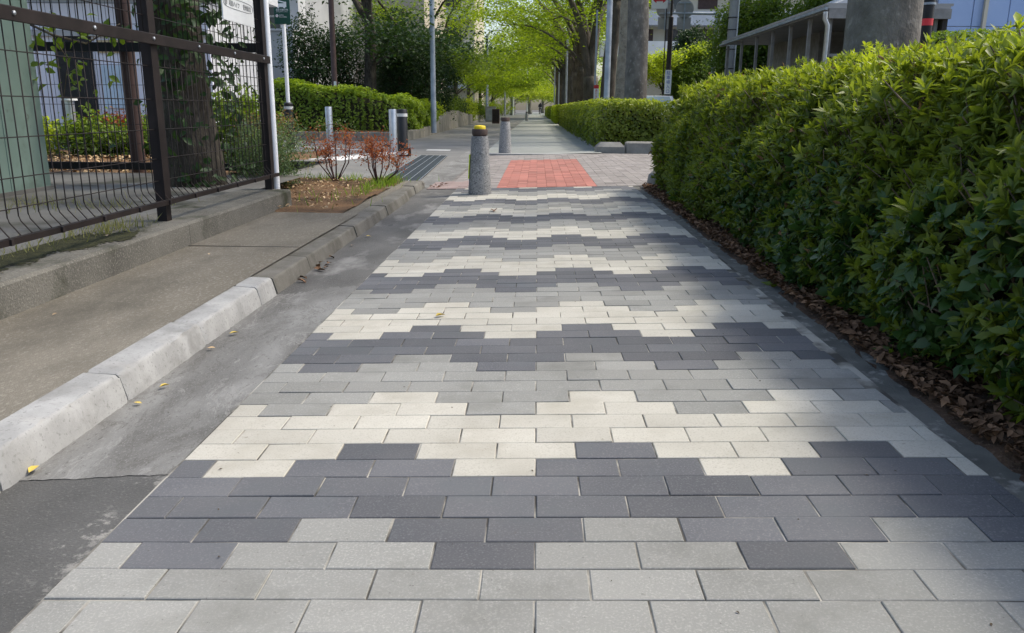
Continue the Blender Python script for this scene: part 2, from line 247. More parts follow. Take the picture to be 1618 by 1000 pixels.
class MB:
    def __init__(s): s.v = []; s.f = []
    def add(s, vs, fs):
        o = len(s.v); s.v += [tuple(p) for p in vs]; s.f += [tuple(i + o for i in f) for f in fs]; return s
    def box(s, x0, x1, y0, y1, z0, z1, ch=0.0):
        if ch <= 0:
            return s.add([(x0, y0, z0), (x1, y0, z0), (x1, y1, z0), (x0, y1, z0), (x0, y0, z1), (x1, y0, z1), (x1, y1, z1), (x0, y1, z1)],
                         [(3, 2, 1, 0), (4, 5, 6, 7), (0, 1, 5, 4), (1, 2, 6, 5), (2, 3, 7, 6), (3, 0, 4, 7)])
        return s.prism([(x0 + ch, y0), (x1 - ch, y0), (x1, y0 + ch), (x1, y1 - ch), (x1 - ch, y1), (x0 + ch, y1), (x0, y1 - ch), (x0, y0 + ch)], z0, z1, ch)
    def prism(s, poly, z0, z1, ch=0.0):
        n = len(poly); cx = sum(p[0] for p in poly) / n; cy = sum(p[1] for p in poly) / n
        vs = [(x, y, z0) for x, y in poly]; fs = [tuple(range(n - 1, -1, -1))]
        if ch > 0:
            vs += [(x, y, z1 - ch) for x, y in poly]
            vs += [(x + math.copysign(min(ch, abs(cx - x)), cx - x), y + math.copysign(min(ch, abs(cy - y)), cy - y), z1) for x, y in poly]
            for i in range(n):
                j = (i + 1) % n; fs += [(i, j, n + j, n + i), (n + i, n + j, 2 * n + j, 2 * n + i)]
            fs.append(tuple(range(2 * n, 3 * n)))
        else:
            vs += [(x, y, z1) for x, y in poly]
            for i in range(n):
                j = (i + 1) % n; fs.append((i, j, n + j, n + i))
            fs.append(tuple(range(n, 2 * n)))
        return s.add(vs, fs)
    def extrude_y(s, prof, ys, zoff=None):
        """profile of (x,z) swept along y"""
        n = len(prof); o = []
        for k, y in enumerate(ys):
            dz = zoff(y) if zoff else 0
            o += [(x, y, z + dz) for x, z in prof]
        fs = []
        for k in range(len(ys) - 1):
            for i in range(n - 1): fs.append((k * n + i, k * n + i + 1, (k + 1) * n + i + 1, (k + 1) * n + i))
        fs.append(tuple(range(n - 1, -1, -1))); fs.append(tuple((len(ys) - 1) * n + i for i in range(n)))
        return s.add(o, fs)
    def tube(s, pts, rad, n=8, caps=True, wob=0.0, seed=0):
        pts = [Vector(p) for p in pts]; rr = rad if isinstance(rad, (list, tuple)) else [rad] * len(pts); R = random.Random(seed)
        up = Vector((0, 0, 1)); vs = []; fs = []
        for i, p in enumerate(pts):
            d = (pts[min(i + 1, len(pts) - 1)] - pts[max(i - 1, 0)]).normalized()
            a = d.cross(Vector((0, 1, 0)) if abs(d.z) > .9 else up).normalized(); b = d.cross(a).normalized()
            for k in range(n):
                t = 2 * math.pi * k / n; r = rr[i] * (1 + wob * R.uniform(-1, 1)); vs.append(p + a * math.cos(t) * r + b * math.sin(t) * r)
        for i in range(len(pts) - 1):
            for k in range(n):
                q = (k + 1) % n; fs.append((i * n + k, i * n + q, (i + 1) * n + q, (i + 1) * n + k))
        if caps: fs.append(tuple(range(n - 1, -1, -1))); fs.append(tuple((len(pts) - 1) * n + k for k in range(n)))
        return s.add(vs, fs)
    def lathe(s, prof, n=20, cx=0, cy=0):
        vs = []; fs = []
        for r, z in prof:
            for k in range(n): t = 2 * math.pi * k / n; vs.append((cx + r * math.cos(t), cy + r * math.sin(t), z))
        for i in range(len(prof) - 1):
            for k in range(n): q = (k + 1) % n; fs.append((i * n + k, i * n + q, (i + 1) * n + q, (i + 1) * n + k))
        fs.append(tuple(range(n - 1, -1, -1))); fs.append(tuple((len(prof) - 1) * n + k for k in range(n)))
        return s.add(vs, fs)
    def mesh(s, name, mat, smooth=False):
        me = bpy.data.meshes.new(name); me.from_pydata(s.v, [], s.f); me.materials.append(mat)
        if smooth: me.polygons.foreach_set('use_smooth', [True] * len(me.polygons))
        me.update(); return me
    def build(s, name, mat, parent=None, smooth=False, loc=None):
        o = bpy.data.objects.new(name, s.mesh(name, mat, smooth)); link(o, parent)
        if loc: o.location = loc
        return o
def smooth_angle(o, deg=40):
    me = o.data; me.polygons.foreach_set('use_smooth', [True] * len(me.polygons))
    try: me.set_sharp_from_angle(angle=math.radians(deg))
    except Exception: pass
    return o
def part(name, mat, parent, x0, x1, y0, y1, z0, z1, ch=0.0): return MB().box(x0, x1, y0, y1, z0, z1, ch).build(name, mat, parent)
def struct(name, mb, mat): return tag(mb.build(name, mat), kind='structure')
def rel(pts, o): return [(p[0] - o[0], p[1] - o[1], p[2] - o[2]) for p in pts]

SLOPE = .02665
def gz(x): return SLOPE * max(-1.25, min(1.25, x))

# ------------------------------------------------------------------ leaves
def leaf_template(L, W, droop=.15, fold=.12, hi=True):
    if hi:
        v = [(0, 0, 0), (-W * .42, L * .33, fold * W), (0, L * .33, -.02 * L), (W * .42, L * .33, fold * W), (-W * .5, L * .62, fold * W - droop * L * .3), (0, L * .64, -droop * L * .4), (W * .5, L * .62, fold * W - droop * L * .3), (0, L, -droop * L)]
        f = [(0, 2, 1), (0, 3, 2), (1, 2, 5), (1, 5, 4), (2, 3, 6), (2, 6, 5), (4, 5, 7), (5, 6, 7)]
    else:
        v = [(0, 0, 0), (-W * .5, L * .5, fold * W), (0, L * .5, -.03 * L), (W * .5, L * .5, fold * W), (0, L, -droop * L)]
        f = [(0, 2, 1), (0, 3, 2), (1, 2, 4), (2, 3, 4)]
    return np.array(v), np.array(f)
def rot_axis_x(a): c, s = math.cos(a), math.sin(a); return np.array([[1, 0, 0], [0, c, -s], [0, s, c]])
def rot_axis_z(a): c, s = math.cos(a), math.sin(a); return np.array([[c, -s, 0], [s, c, 0], [0, 0, 1]])
def sprig_template(seed, n=7, L=.046, W=.018, tilt=(15, 60), stem=.03, hi=True):
    R = random.Random(seed); V = []; F = []; o = 0
    for i in range(n):
        l = L * R.uniform(.65, 1.15); v, f = leaf_template(l, W * l / L * R.uniform(.85, 1.15), R.uniform(.02, .3), R.uniform(.05, .3), hi)
        t = math.radians(R.uniform(*tilt)) if i > 0 else math.radians(75); az = i * 2.4 + R.uniform(-.4, .4)
        v = v @ rot_axis_x(t).T; v = v @ rot_axis_z(az).T; v = v + np.array([0, 0, -stem * R.uniform(0, .9)])
        V.append(v); F.append(f + o); o += len(v)
    return np.concatenate(V), np.concatenate(F)
def frames(D, spin):
    """rotation matrices taking local z to D (N,3)"""
    D = D / np.linalg.norm(D, axis=1, keepdims=True); ref = np.where(np.abs(D[:, 2:3]) > .9, np.array([[1., 0, 0]]), np.array([[0, 0, 1.]]))
    A = np.cross(ref, D); A /= np.linalg.norm(A, axis=1, keepdims=True); B = np.cross(D, A)
    c, s = np.cos(spin)[:, None], np.sin(spin)[:, None]
    X = A * c + B * s; Y = -A * s + B * c
    return np.stack([X, Y, D], 2)
def scatter(templates, P, D, S, young=None):
    """joined copies of templates; returns V,F,young per vertex"""
    N = len(P); R = frames(D, rng.uniform(0, 6.283, N)); pick = rng.integers(0, len(templates), N); VV = []; FF = []; YY = []; o = 0
    for k, (tv, tf) in enumerate(templates):
        idx = np.where(pick == k)[0]
        if not len(idx): continue
        v = np.einsum('nij,vj->nvi', R[idx], tv) * S[idx][:, None, None] + P[idx][:, None, :]
        f = tf[None] + (np.arange(len(idx)) * len(tv))[:, None, None] + o
        VV.append(v.reshape(-1, 3)); FF.append(f.reshape(-1, 3)); o += len(idx) * len(tv)
        if young is not None: YY.append(np.repeat(young[idx], len(tv)))
    return np.concatenate(VV), np.concatenate(FF), (np.concatenate(YY) if young is not None else None)
def quad_leaves(P, D, L, W, young):
    """two-triangle folded leaves lying along random directions"""
    N = len(P); R = frames(D, rng.uniform(0, 6.283, N)); t = np.array([(-.5, 0, 0), (0, -.5, .12), (.5, 0, -.05), (0, .5, .12)])
    v = np.einsum('nij,vj->nvi', R, t * np.array([1., W, 1.])) * L[:, None, None] + P[:, None, :]
    f = np.array([(0, 1, 2), (0, 2, 3)])[None] + (np.arange(N) * 4)[:, None, None]
    return v.reshape(-1, 3), f.reshape(-1, 3), np.repeat(young, 4)
def unit(n): d = rng.normal(size=(n, 3)); return d / np.linalg.norm(d, axis=1, keepdims=True)

# ================================================================== SETTING: ground
g_ = struct('ground', MB().add([(-400, -60, -.12), (400, -60, -.12), (400, 600, -.12), (-400, 600, -.12)], [(0, 1, 2, 3)]), M['ground'])

def sheet(name, xs, ys, mat, dz=0.0, zf=None, wob=0.0, keep=None):
    """grid sheet following the cross fall"""
    V = []; F = []; nx, ny = len(xs), len(ys)
    for j, y in enumerate(ys):
        for i, x in enumerate(xs): V.append((x, y, (zf(x, y) if zf else gz(x)) + dz + (random.uniform(-wob, wob) if wob else 0)))
    for j in range(ny - 1):
        for i in range(nx - 1):
            a = j * nx + i
            if keep is None or keep((xs[i] + xs[i + 1]) / 2, (ys[j] + ys[j + 1]) / 2): F.append((a, a + 1, a + nx + 1, a + nx))
    me = bpy.data.meshes.new(name); me.from_pydata(V, [], F); me.materials.append(mat); me.polygons.foreach_set('use_smooth', [True] * len(F)); me.update()
    o = bpy.data.objects.new(name, me); link(o); tag(o, kind='structure'); return o
lin = lambda a, b, n: list(np.linspace(a, b, n))

# ---- wave-patterned paved path
ROW0, ROWP, COL0, COLP, XL = 1.16325, .099654, .00817, .200688, -.8799
def xr(y): return float(np.interp(y, [0, 1.75, 2.1, 2.9, 3.4, 5.5, 9.1], [1.07, 1.063, 1.052, 1.016, 1.035, 1.055, 1.062]))
path = sheet('paved_path', lin(-.885, 1.06, 12), lin(.3, 9.062, 40), M['sand'], dz=-.0028)
def paver_kind(n, c):
    k = (n - 3) % 12; A = abs(((c + .5) % 3)) < .01; B = abs(((c + 2) % 3)) < .01
    return {0: 'D' if A else 'G', 1: 'G' if B else 'D', 2: 'D', 3: 'D', 4: 'L' if A else 'D', 5: 'D' if B else 'L', 6: 'L', 7: 'L', 8: 'G' if A else 'L', 9: 'L' if B else 'G'}.get(k, 'G')
KM = {'G': M['paver_grey'], 'L': M['paver_cream'], 'D': M['paver_dark']}
def paver_geo(poly, ch=.0018):
    """bevelled paver, top at z=0"""
    n = len(poly); cx = sum(p[0] for p in poly) / n; cy = sum(p[1] for p in poly) / n
    ins = [(x + math.copysign(ch, cx - x), y + math.copysign(ch, cy - y)) for x, y in poly]
    v = [(x, y, -.03) for x, y in poly] + [(x, y, -ch * .8) for x, y in poly] + [(x, y, 0) for x, y in ins]; f = []
    for i in range(n):
        j = (i + 1) % n; f += [(i, j, n + j, n + i), (n + i, n + j, 2 * n + j, 2 * n + i)]
    f.append(tuple(range(2 * n, 3 * n))); return v, f
full_mesh = {}
for k, m in KM.items():
    hw, hh = COLP / 2 - .0018, ROWP / 2 - .0016
    v, f = paver_geo([(-hw, -hh), (hw, -hh), (hw, hh), (-hw, hh)]); full_mesh[k] = MB().add(v, f).mesh('paver', m)
rest_v, rest_f, rest_m = [], [], []
n_obj = 0
for n in range(-7, 80):
    y0, y1 = ROW0 + ROWP * (n - 1), ROW0 + ROWP * n
    if y1 > 9.063: break
    off = 0.0 if n % 2 else .5
    for ci in range(-6, 7):
        cc = ci + .5 - off if n % 2 else ci        # centre in brick units
        cxm = COL0 + COLP * (ci + .5) if n % 2 else COL0 + COLP * ci
        c = (ci + .5) if n % 2 else float(ci)
        a, b = cxm - COLP / 2 + .0018, cxm + COLP / 2 - .0018
        rr0, rr1 = xr(y0), xr(y1)
        if b < XL + .03 or a > min(rr0, rr1) - .03: continue
        k = paver_kind(n, c); cut = a < XL or b > min(rr0, rr1)
        a2 = max(a, XL); b0, b1 = min(b, rr0), min(b, rr1); py0, py1 = y0 + .0016, y1 - .0016
        dz = random.gauss(0, .0007); ry = -math.atan(SLOPE) + random.gauss(0, .004); rx = random.gauss(0, .005)
        if 0 <= n <= 27:
            cy = (y0 + y1) / 2
            if cut:
                ccx = (a2 + max(b0, b1)) / 2; v, f = paver_geo([(a2 - ccx, py0 - cy), (b0 - ccx, py0 - cy), (b1 - ccx, py1 - cy), (a2 - ccx, py1 - cy)])
                me = MB().add(v, f).mesh('paver', KM[k])
            else: ccx = cxm; me = full_mesh[k]
            o = bpy.data.objects.new('paver', me); o.location = (ccx + random.gauss(0, .0005), cy + random.gauss(0, .0004), gz(ccx) + dz); o.rotation_euler = (rx, ry, random.gauss(0, .002)); link(o, path); n_obj += 1
        else:
            v, f = paver_geo([(a2, py0), (b0, py0), (b1, py1), (a2, py1)]); o0 = len(rest_v)
            rest_v += [(x, y, z + gz(x) + dz + rx * (y - py0) * .5) for x, y, z in v]; rest_f += [tuple(i + o0 for i in q) for q in f]; rest_m += ['GLD'.index(k)] * len(f)
me = bpy.data.meshes.new('far_pavers'); me.from_pydata(rest_v, [], rest_f)
for k in 'GLD': me.materials.append(KM[k])
me.polygons.foreach_set('material_index', rest_m); me.update()
tag(link(bpy.data.objects.new('far_pavers', me), path), kind='stuff')

# ---- block-paved crossing with the red panel
cross = sheet('block_crossing', lin(-1.28, 1.25, 8) + [2, 3, 6.5], lin(9.06, 15.9, 12), M['joint_dark'], dz=-.012)
def blocks(name, mat, test):
    V = []; F = []
    for i in range(-11, 60):
        xa = .005 + i * .112
        for j in range(-1, 36):
            ya = 9.068 + j * .19 + (.095 if i % 2 else 0); yb = min(ya + .1875, 15.6); y_a = max(ya, 9.068)
            if yb - y_a < .03: continue
            if not test(xa + .05, (ya + yb) / 2): continue
            v, f = paver_geo([(xa, y_a), (xa + .1095, y_a), (xa + .1095, yb), (xa, yb)], .002); o0 = len(V); d = random.gauss(0, .0008)
            V += [(x, y, z * .4 + gz(x) + d) for x, y, z in v]; F += [tuple(q + o0 for q in g) for g in f]
    me = bpy.data.meshes.new(name); me.from_pydata(V, [], F); me.materials.append(mat); me.update()
    tag(link(bpy.data.objects.new(name, me), cross), kind='stuff')
is_red = lambda x, y: -.42 < x < .71 and y < 14.1
is_pink = lambda x, y: x < -.80 and y < 9.95
blocks('red_blocks', M['block_red'], is_red)
blocks('pink_blocks', M['block_pink'], is_pink)
blocks('grey_blocks', M['block_grey'], lambda x, y: not is_red(x, y) and not is_pink(x, y) and x > -1.0)
struct('threshold_strip', MB().box(-1.2, 1.2, 15.62, 15.86, -.06, .012), M['kerb_white'])

# ---- far footpath
def zfar(x, y): return gz(x) * max(0, 1 - (y - 15.8) / 10)
sheet('footpath', lin(-1.05, 1.25, 6), lin(15.86, 60, 20) + [90, 130, 200], M['far_path'], dz=.002, zf=zfar)

# ---- gutter, cement patches, driveway and lane
sheet('gutter', lin(-1.30, -.883, 6), lin(.2, 9.4, 50), M['gutter'], dz=-.0116, wob=.0003)
def ribbon(name, x0, x1, nx, ya, yb, ny, mat, dz):
    xs_ = lin(x0, x1, nx); V = []; 
    for x in xs_:
        a, b = ya(x), yb(x); V += [(x, a + (b - a) * t / ny, gz(x) + dz + random.uniform(-.0005, .0005)) for t in range(ny + 1)]
    F = [(i * (ny + 1) + t, (i + 1) * (ny + 1) + t, (i + 1) * (ny + 1) + t + 1, i * (ny + 1) + t + 1) for i in range(nx - 1) for t in range(ny)]
    me = bpy.data.meshes.new(name); me.from_pydata(V, [], F); me.materials.append(mat); me.polygons.foreach_set('use_smooth', [True] * len(F)); me.update()
    return tag(link(bpy.data.objects.new(name, me)), kind='structure')
jag = lambda x, k:   .006 * math.sin(x * 31 + k) + .005 * math.sin(x * 77 + 2 * k) + .003 * math.sin(x * 171 + k)
ribbon('gutter_cement', -1.26, -.886, 60, lambda x: 1.80 + .10 * (x + .886) + .35 * jag(x, 1), lambda x: 3.95 + .5 * (x + 1.0) + 3 * jag(x, 2), 40, M['cement_patch'], -.0096)
sheet('gutter_worn', lin(-1.27, -.885, 6), lin(3.7, 9.4, 40), M['gutter_worn'], dz=-.0104, wob=.0012)
sheet('driveway', [-30, -12, -6, -4, -2.6, -1.45], lin(9.3, 30, 12), M['asphalt_old'], zf=lambda x, y: -.052)
sheet('lane', [-4.6, -3.5, -2.6, -1.45], [30, 40, 60, 90, 130, 200], M['asphalt_old'], zf=lambda x, y: -.051)
sheet('gutter_channel', [-1.45, -1.28, -1.03], lin(9.3, 60, 30) + [90, 200], M['cement_patch'], zf=lambda x, y: -.040 + (.012 if x < -1.4 else 0))
# painted marks on the driveway
mk = struct('painted_marking', MB().add([(-4.05, 14.3, -.046), (-3.35, 14.05, -.046), (-2.75, 16.7, -.046), (-3.15, 16.9, -.046)], [(0, 1, 2, 3)]), M['mark_white'])
struct('painted_dash', MB().add([(-2.40, 17.75, -.046), (-1.88, 17.75, -.046), (-1.90, 18.15, -.046), (-2.42, 18.15, -.046)], [(0, 1, 2, 3)]), M['mark_white'])
struct('painted_line', MB().add([(-7.0, 20.0, -.046), (-3.2, 17.1, -.046), (-3.15, 17.2, -.046), (-6.9, 20.15, -.046)], [(0, 1, 2, 3)]), M['mark_white'])

# ---- drain grate: four long slotted plates
gr = empty('drain_grate', (-1.82, 12.7, -.045), 'dark steel drain grate let into the driveway beside the gutter', 'grate')
x_off = lambda y: .045 * (y - 12.7) * -1
for i in range(4):
    mb = MB()
    for q in range(46):
        y = -2.95 + q * .128
        mb.box(-.25 + i * .125 + x_off(y + 12.7), -.25 + i * .125 + .112 + x_off(y + 12.7), y, y + .105, 0.0, .016)
    mb.build('grate_plate', M['grate'], gr)
for i in range(5):
    mb = MB(); mb.add([(-.262 + i * .125 + x_off(9.75), -2.95, .019), (-.250 + i * .125 + x_off(9.75), -2.95, .019), (-.250 + i * .125 + x_off(15.6), 2.9, .019), (-.262 + i * .125 + x_off(15.6), 2.9, .019)], [(0, 1, 2, 3)])
    mb.build('grate_bar', M['steel'], gr)

# ---- kerbs on the left
def kerb_prof(top=.046, back=-1.375, lean=.0):
    f = -1.248
    return [(f, -.07), (f - .004, -.03), (f - .020, top - .016), (f - .0225, top - .007), (f - .028, top - .0015), (f - .036, top), (back, top + .004), (back, -.07)]
kerb = struct('kerb', MB().extrude_y([(-1.26, -.11), (-1.26, -.06), (-1.37, -.06), (-1.37, -.11)], [.2, 9.3]), M['kerb_old'])
ed = [.48, 1.10, 1.712, 2.322, 2.930, 3.585, 3.80]
for a, b in zip(ed[:-1], ed[1:]):
    d = random.uniform(-.003, .003)
    ys_ = [a + .003] + list(np.linspace(a + .02, b - .02, 24)) + [b - .003]; pr_ = kerb_prof(); V_ = []; nP = len(pr_)
    for q, yq in enumerate(ys_):
        e_ = .006 if q in (0, len(ys_) - 1) else 0
        for k_, (x, z) in enumerate(pr_):
            ch_ = random.gauss(0, .0011) - (random.uniform(.003, .008) if k_ in (3, 4) and random.random() < .10 else 0)
            V_.append((x + d + ch_ - (e_ if k_ < 6 else 0), yq, z + d + ch_ * .6 - (e_ if 2 < k_ < 7 else 0)))
    F_ = [(q * nP + i, q * nP + i + 1, (q + 1) * nP + i + 1, (q + 1) * nP + i) for q in range(len(ys_) - 1) for i in range(nP - 1)] + [tuple(range(nP - 1, -1, -1)), tuple((len(ys_) - 1) * nP + i for i in range(nP))]
    o = smooth_angle(MB().add(V_, F_).build('kerb_stone', M['kerb_white'], kerb), 45)
y = 3.81
while y < 9.1:
    b = min(y + .6, 9.22); d = random.uniform(-.006, .004) - .004
    pr = kerb_prof(.040, -1.40)
    ysx = [y + .003, y + .3, b - .003]
    o = MB().extrude_y([(x + d + (-.028 if y > 8 else 0), z + d) for x, z in pr], ysx).build('kerb_stone', M['kerb_old'], kerb); smooth_angle(o, 50); y = b + .002
tip = MB().prism([(-1.285, 9.22), (-1.28, 9.30), (-1.31, 9.38), (-1.37, 9.40), (-1.42, 9.36), (-1.43, 9.22)], -.07, .034, .02); tip.build('kerb_stone', M['kerb_old'], kerb)

# ---- brown concrete footway slab
sheet('footway_slab', lin(-2.06, -1.372, 8), lin(.2, 6.22, 60), M['slab'], zf=lambda x, y: .049 + .006 * math.sin(y * 1.3 + x * 3) * .3)
sheet('slab_edge', [-1.56, -1.48, -1.40], lin(6.21, 9.25, 20), M['slab'], zf=lambda x, y: .040)
for yy in (4.62,):
    struct('slab_joint', MB().box(-2.03, -1.38, yy, yy + .008, .045, .0525), M['dark_brown'])

# ---- soil bed beside the kerb
sheet('soil_bed', lin(-3.6, -1.50, 26), lin(6.22, 9.36, 34), M['soil'], zf=lambda x, y: .052 + .010 * math.sin(x * 5 + y * 3) + .006 * math.sin(x * 11 - y * 7), wob=.006)
# ---- inner yard and its soil
sheet('yard', lin(-9, -2.40, 14), lin(.2, 8.45, 20), M['yard'], zf=lambda x, y: .150)
struct('yard_edge', MB().box(-9, -3.6, 8.45, 8.53, 0, .153), M['yard'])
sheet('litter_soil', lin(-12, -3.4, 40), lin(8.53, 13.9, 30), M['soil'], zf=lambda x, y: .10 + .02 * math.sin(x * 4 + y * 3), wob=.012)
sheet('planting_bed', lin(-14, -3.9, 16), lin(22.6, 60, 30), M['soil'], zf=lambda x, y: .20 + .25 * min(1, max(0, (y - 26) / 12)), wob=.03)
# ---- right side: edge strip, mulch bed, bed of the second hedge
sheet('edge_strip', lin(1.0, 1.17, 8), lin(.2, 9.05, 90), M['edge_strip'], dz=-.006, wob=.003)
sheet('hedge_bed', [1.125, 1.15, 1.19, 1.24, 1.32] + lin(1.45, 4.6, 14), lin(-.5, 9.0, 160), M['mulch'], zf=lambda x, y: .0235 + .12 * min(.2, max(0, x - 1.125)) + (.012 * math.sin(x * 9 + y * 5) + .006 * math.sin(y * 23)) * min(1, (x - 1.12) * 8), wob=.004)
sheet('verge_bed', [1.22, 1.6, 2.4, 3.2, 4.2], lin(16.4, 130, 40), M['soil'], zf=lambda x, y: .06, wob=.03)
sheet('road', [4.6, 8, 14, 20], [-10, 20, 60, 120, 300], M['asphalt_old'], zf=lambda x, y: -.06)

# ---- low concrete wall carrying the fence
lw = empty('low_concrete_wall', (-2.2, 3.6, .04), 'low mossy concrete wall under the brown mesh fence', 'wall')
for a, b in ((.2, 4.66), (4.664, 6.68)):
    mb = MB(); prof = [(-2.03, .0), (-2.034, .168), (-2.046, .182), (-2.42, .184), (-2.42, .0)]
    mb.extrude_y([(x + 2.2, z - .04) for x, z in prof], [q - 3.6 for q in lin(a, b, 10)]); smooth_angle(mb.build('wall_block', M['wall_concrete'], lw), 30)

sheet('moss', lin(-2.40, -2.06, 34), lin(2.2, 4.6, 200), M['moss'], zf=lambda x, y: .1858, wob=.0006, keep=lambda x, y: x < -2.14 + .06 * math.sin(y * 5) + .03 * math.sin(y * 17 + x * 20) + random.uniform(-.03, .03) and y < 4.25 + .5 * (x + 2.2) + random.uniform(-.1, .1))
# ================================================================== brown mesh fence
FX = -2.20
fence = empty('mesh_fence', (FX, 4.7, .18), 'brown wire mesh fence on the low concrete wall', 'fence')
def fpart(name, mb, mat): o = mb.build(name, mat, fence); return o
def L(y, z, x=0.0): return (x, y - 4.7, z - .18)
for yy in (.78, 2.75, 4.72, 6.66):
    mb = MB(); y = yy - 4.7
    mb.box(-.028, .028, y - .032, y + .032, 0, 2.0); mb.box(.026, .034, y - .040, y + .040, .12, 2.0)
    fpart('post', mb, M['brown_steel'])
fpart('bottom_rail', MB().box(.045, .075, .6 - 4.7, 6.70 - 4.7, .288 - .18, .314 - .18), M['brown_steel'])
fpart('middle_rail', MB().box(.034, .060, .6 - 4.7, 6.70 - 4.7, 1.175 - .18, 1.232 - .18, .004), M['brown_steel'])
fpart('top_rail', MB().box(.034, .060, .6 - 4.7, 6.70 - 4.7, 2.10 - .18, 2.155 - .18), M['brown_steel'])
bm = MB().lathe([(.010, 0), (.010, .006), (.004, .010)], 8).mesh('bolt', M['steel'])
for yy in np.arange(.95, 6.6, .62):
    o = bpy.data.objects.new('bolt', bm); o.location = L(yy, 1.205, .060); o.rotation_euler = (0, math.pi / 2, 0); link(o, fence)
wl = MB().tube([(.0, 0, 1.18), (.0, 0, .385), (.006, 0, .365), (.048, 0, .315), (.052, 0, .30)], .0030, 5).mesh('wire', M['brown_steel'], True)
wu = MB().tube([(.0, 0, 2.12), (.0, 0, 1.22)], .0030, 5).mesh('wire', M['brown_steel'], True)
for yy in np.arange(.72, 6.63, .0735):
    if yy < 2.3: continue
    for me in (wl, wu):
        o = bpy.data.objects.new('wire', me); o.location = (random.gauss(0, .001), yy - 4.7, -.18); o.rotation_euler = (random.gauss(0, .0016), 0, random.gauss(0, .05)); link(o, fence)
cl = MB().box(.05, .085, -.008, .008, -.012, .014).mesh('clip', M['dark_brown'])
for yy in np.arange(2.45, 6.6, .365):
    o = bpy.data.objects.new('clip', cl); o.location = L(yy, .300); link(o, fence)
for zz in (.42, .545, .71, .877, 1.06, 1.33, 1.50, 1.67, 1.84, 2.0):
    hwi = MB().tube([L(.6, zz, .005), L(3.6, zz, .005), L(6.64, zz, .005)], .0026, 5).build('horizontal_wire', M['brown_steel'], fence)

# notice board on the fence
nb = empty('notice_board', (-2.155, 6.1, 1.42), 'white notice board wired to the mesh fence beside the white pole', 'notice')
part('board', M['white'], nb, -.004, .004, -.32, .305, 0, .62, .001)
def text(name, body, size, mat, parent, loc, rot, align='LEFT', ext=.0005):
    cu = bpy.data.curves.new(name, 'FONT'); cu.body = body; cu.size = size; cu.extrude = ext; cu.align_x = align; cu.resolution_u = 2
    o = bpy.data.objects.new(name, cu); cu.materials.append(mat); link(o)
    bpy.context.view_layer.update(); me = bpy.data.meshes.new_from_object(o.evaluated_get(bpy.context.evaluated_depsgraph_get())); me.name = name
    bpy.data.objects.remove(o); o = bpy.data.objects.new(name, me)
    if not me.materials: me.materials.append(mat)
    link(o, parent); o.location = loc; o.rotation_euler = rot; return o
RX = (math.pi / 2, 0, math.pi / 2)
text('lettering', '昭島ハイツ', .042, M['ink_grey'], nb, (.006, -.20, .105), RX); text('lettering', '管理組合', .042, M['ink_grey'], nb, (.006, .075, .105), RX)
for i in range(8):
    mb = MB()
    for j in range(7):
        if random.random() < .85: mb.box(.005, .0062, -.22 + i * .062, -.22 + i * .062 + random.uniform(.022, .036), .20 + j * .052, .20 + j * .052 + random.uniform(.02, .036))
    mb.build('print_column', M['ink'], nb)
mb = MB(); pts = []
for k in range(41):
    t = 2 * math.pi * k / 40; pts.append((.0055, -.01 + .29 * math.copysign(abs(math.cos(t)) ** .45, math.cos(t)), .122 + .034 * math.copysign(abs(math.sin(t)) ** .6, math.sin(t))))
mb.tube(pts, .0018, 4, False).build('print_frame', M['ink_grey'], nb)
MB().lathe([(.022, 0), (.022, .001)], 16).build('emblem', M['ink_grey'], nb, loc=(.0055, -.255, .122)).rotation_euler = (0, math.pi / 2, 0)

wp = MB().lathe([(.028, 0), (.028, 2.6), (.02, 2.62)], 16).build('white_pole', M['white_pole']); wp.location = (-2.175, 6.76, .05); smooth_angle(wp)
tag(wp, 'slim white pole standing at the far end of the mesh fence', 'pole')

# rear fence
rf = empty('rear_fence', (-4.2, 8.62, .1), 'black rear mesh fence with thick rails behind the ivy trunk', 'fence')
for z0, z1 in ((.13, .205), (1.33, 1.42)): part('rail', M['black_metal'], rf, -3.0, 1.36, -.025, .025, z0 - .05, z1 - .05)
for xx in (-3.0, -1.1, 1.36): part('post', M['black_metal'], rf, xx - .03, xx + .03, -.03, .03, -.1, 2.0)
wv = MB().tube([(0, 0, 0), (0, 0, 1.9)], .0028, 4).mesh('wire', M['black_metal'])
for xx in np.arange(-2.95, 1.34, .078):
    o = bpy.data.objects.new('wire', wv); o.location = (xx, 0, .08); link(o, rf)
for zz in (.35, .55, .75, .95, 1.15, 1.55, 1.75): MB().tube([(-3, .005, zz), (1.36, .005, zz)], .0026, 4).build('horizontal_wire', M['black_metal'], rf)
bp = empty('brown_post', (-4.32, 8.78, .08), 'round brown steel post in the leaf litter behind the fence', 'post')
smooth_angle(MB().lathe([(.075, 0), (.075, 4.2)], 18).build('shaft', M['brown_post'], bp)); MB().lathe([(.11, 0), (.11, .03), (.08, .04)], 16).build('footing', M['kerb_white'], bp)

# green painted shed at the far left
gs = empty('green_shed', (-4.12, 6.8, .14), 'green painted metal shed with flaking paint behind the fence', 'shed')
part('wall', M['green_paint'], gs, -3.5, 0, -1.9, 0, 0, 3.2)
for k in range(5): part('seam', M['green_paint'], gs, .0, .006, -1.85 + k * .44, -1.83 + k * .44, 0, 3.2)
part('base_trim', M['yard'], gs, -3.5, .02, -1.92, .02, -.02, .04)

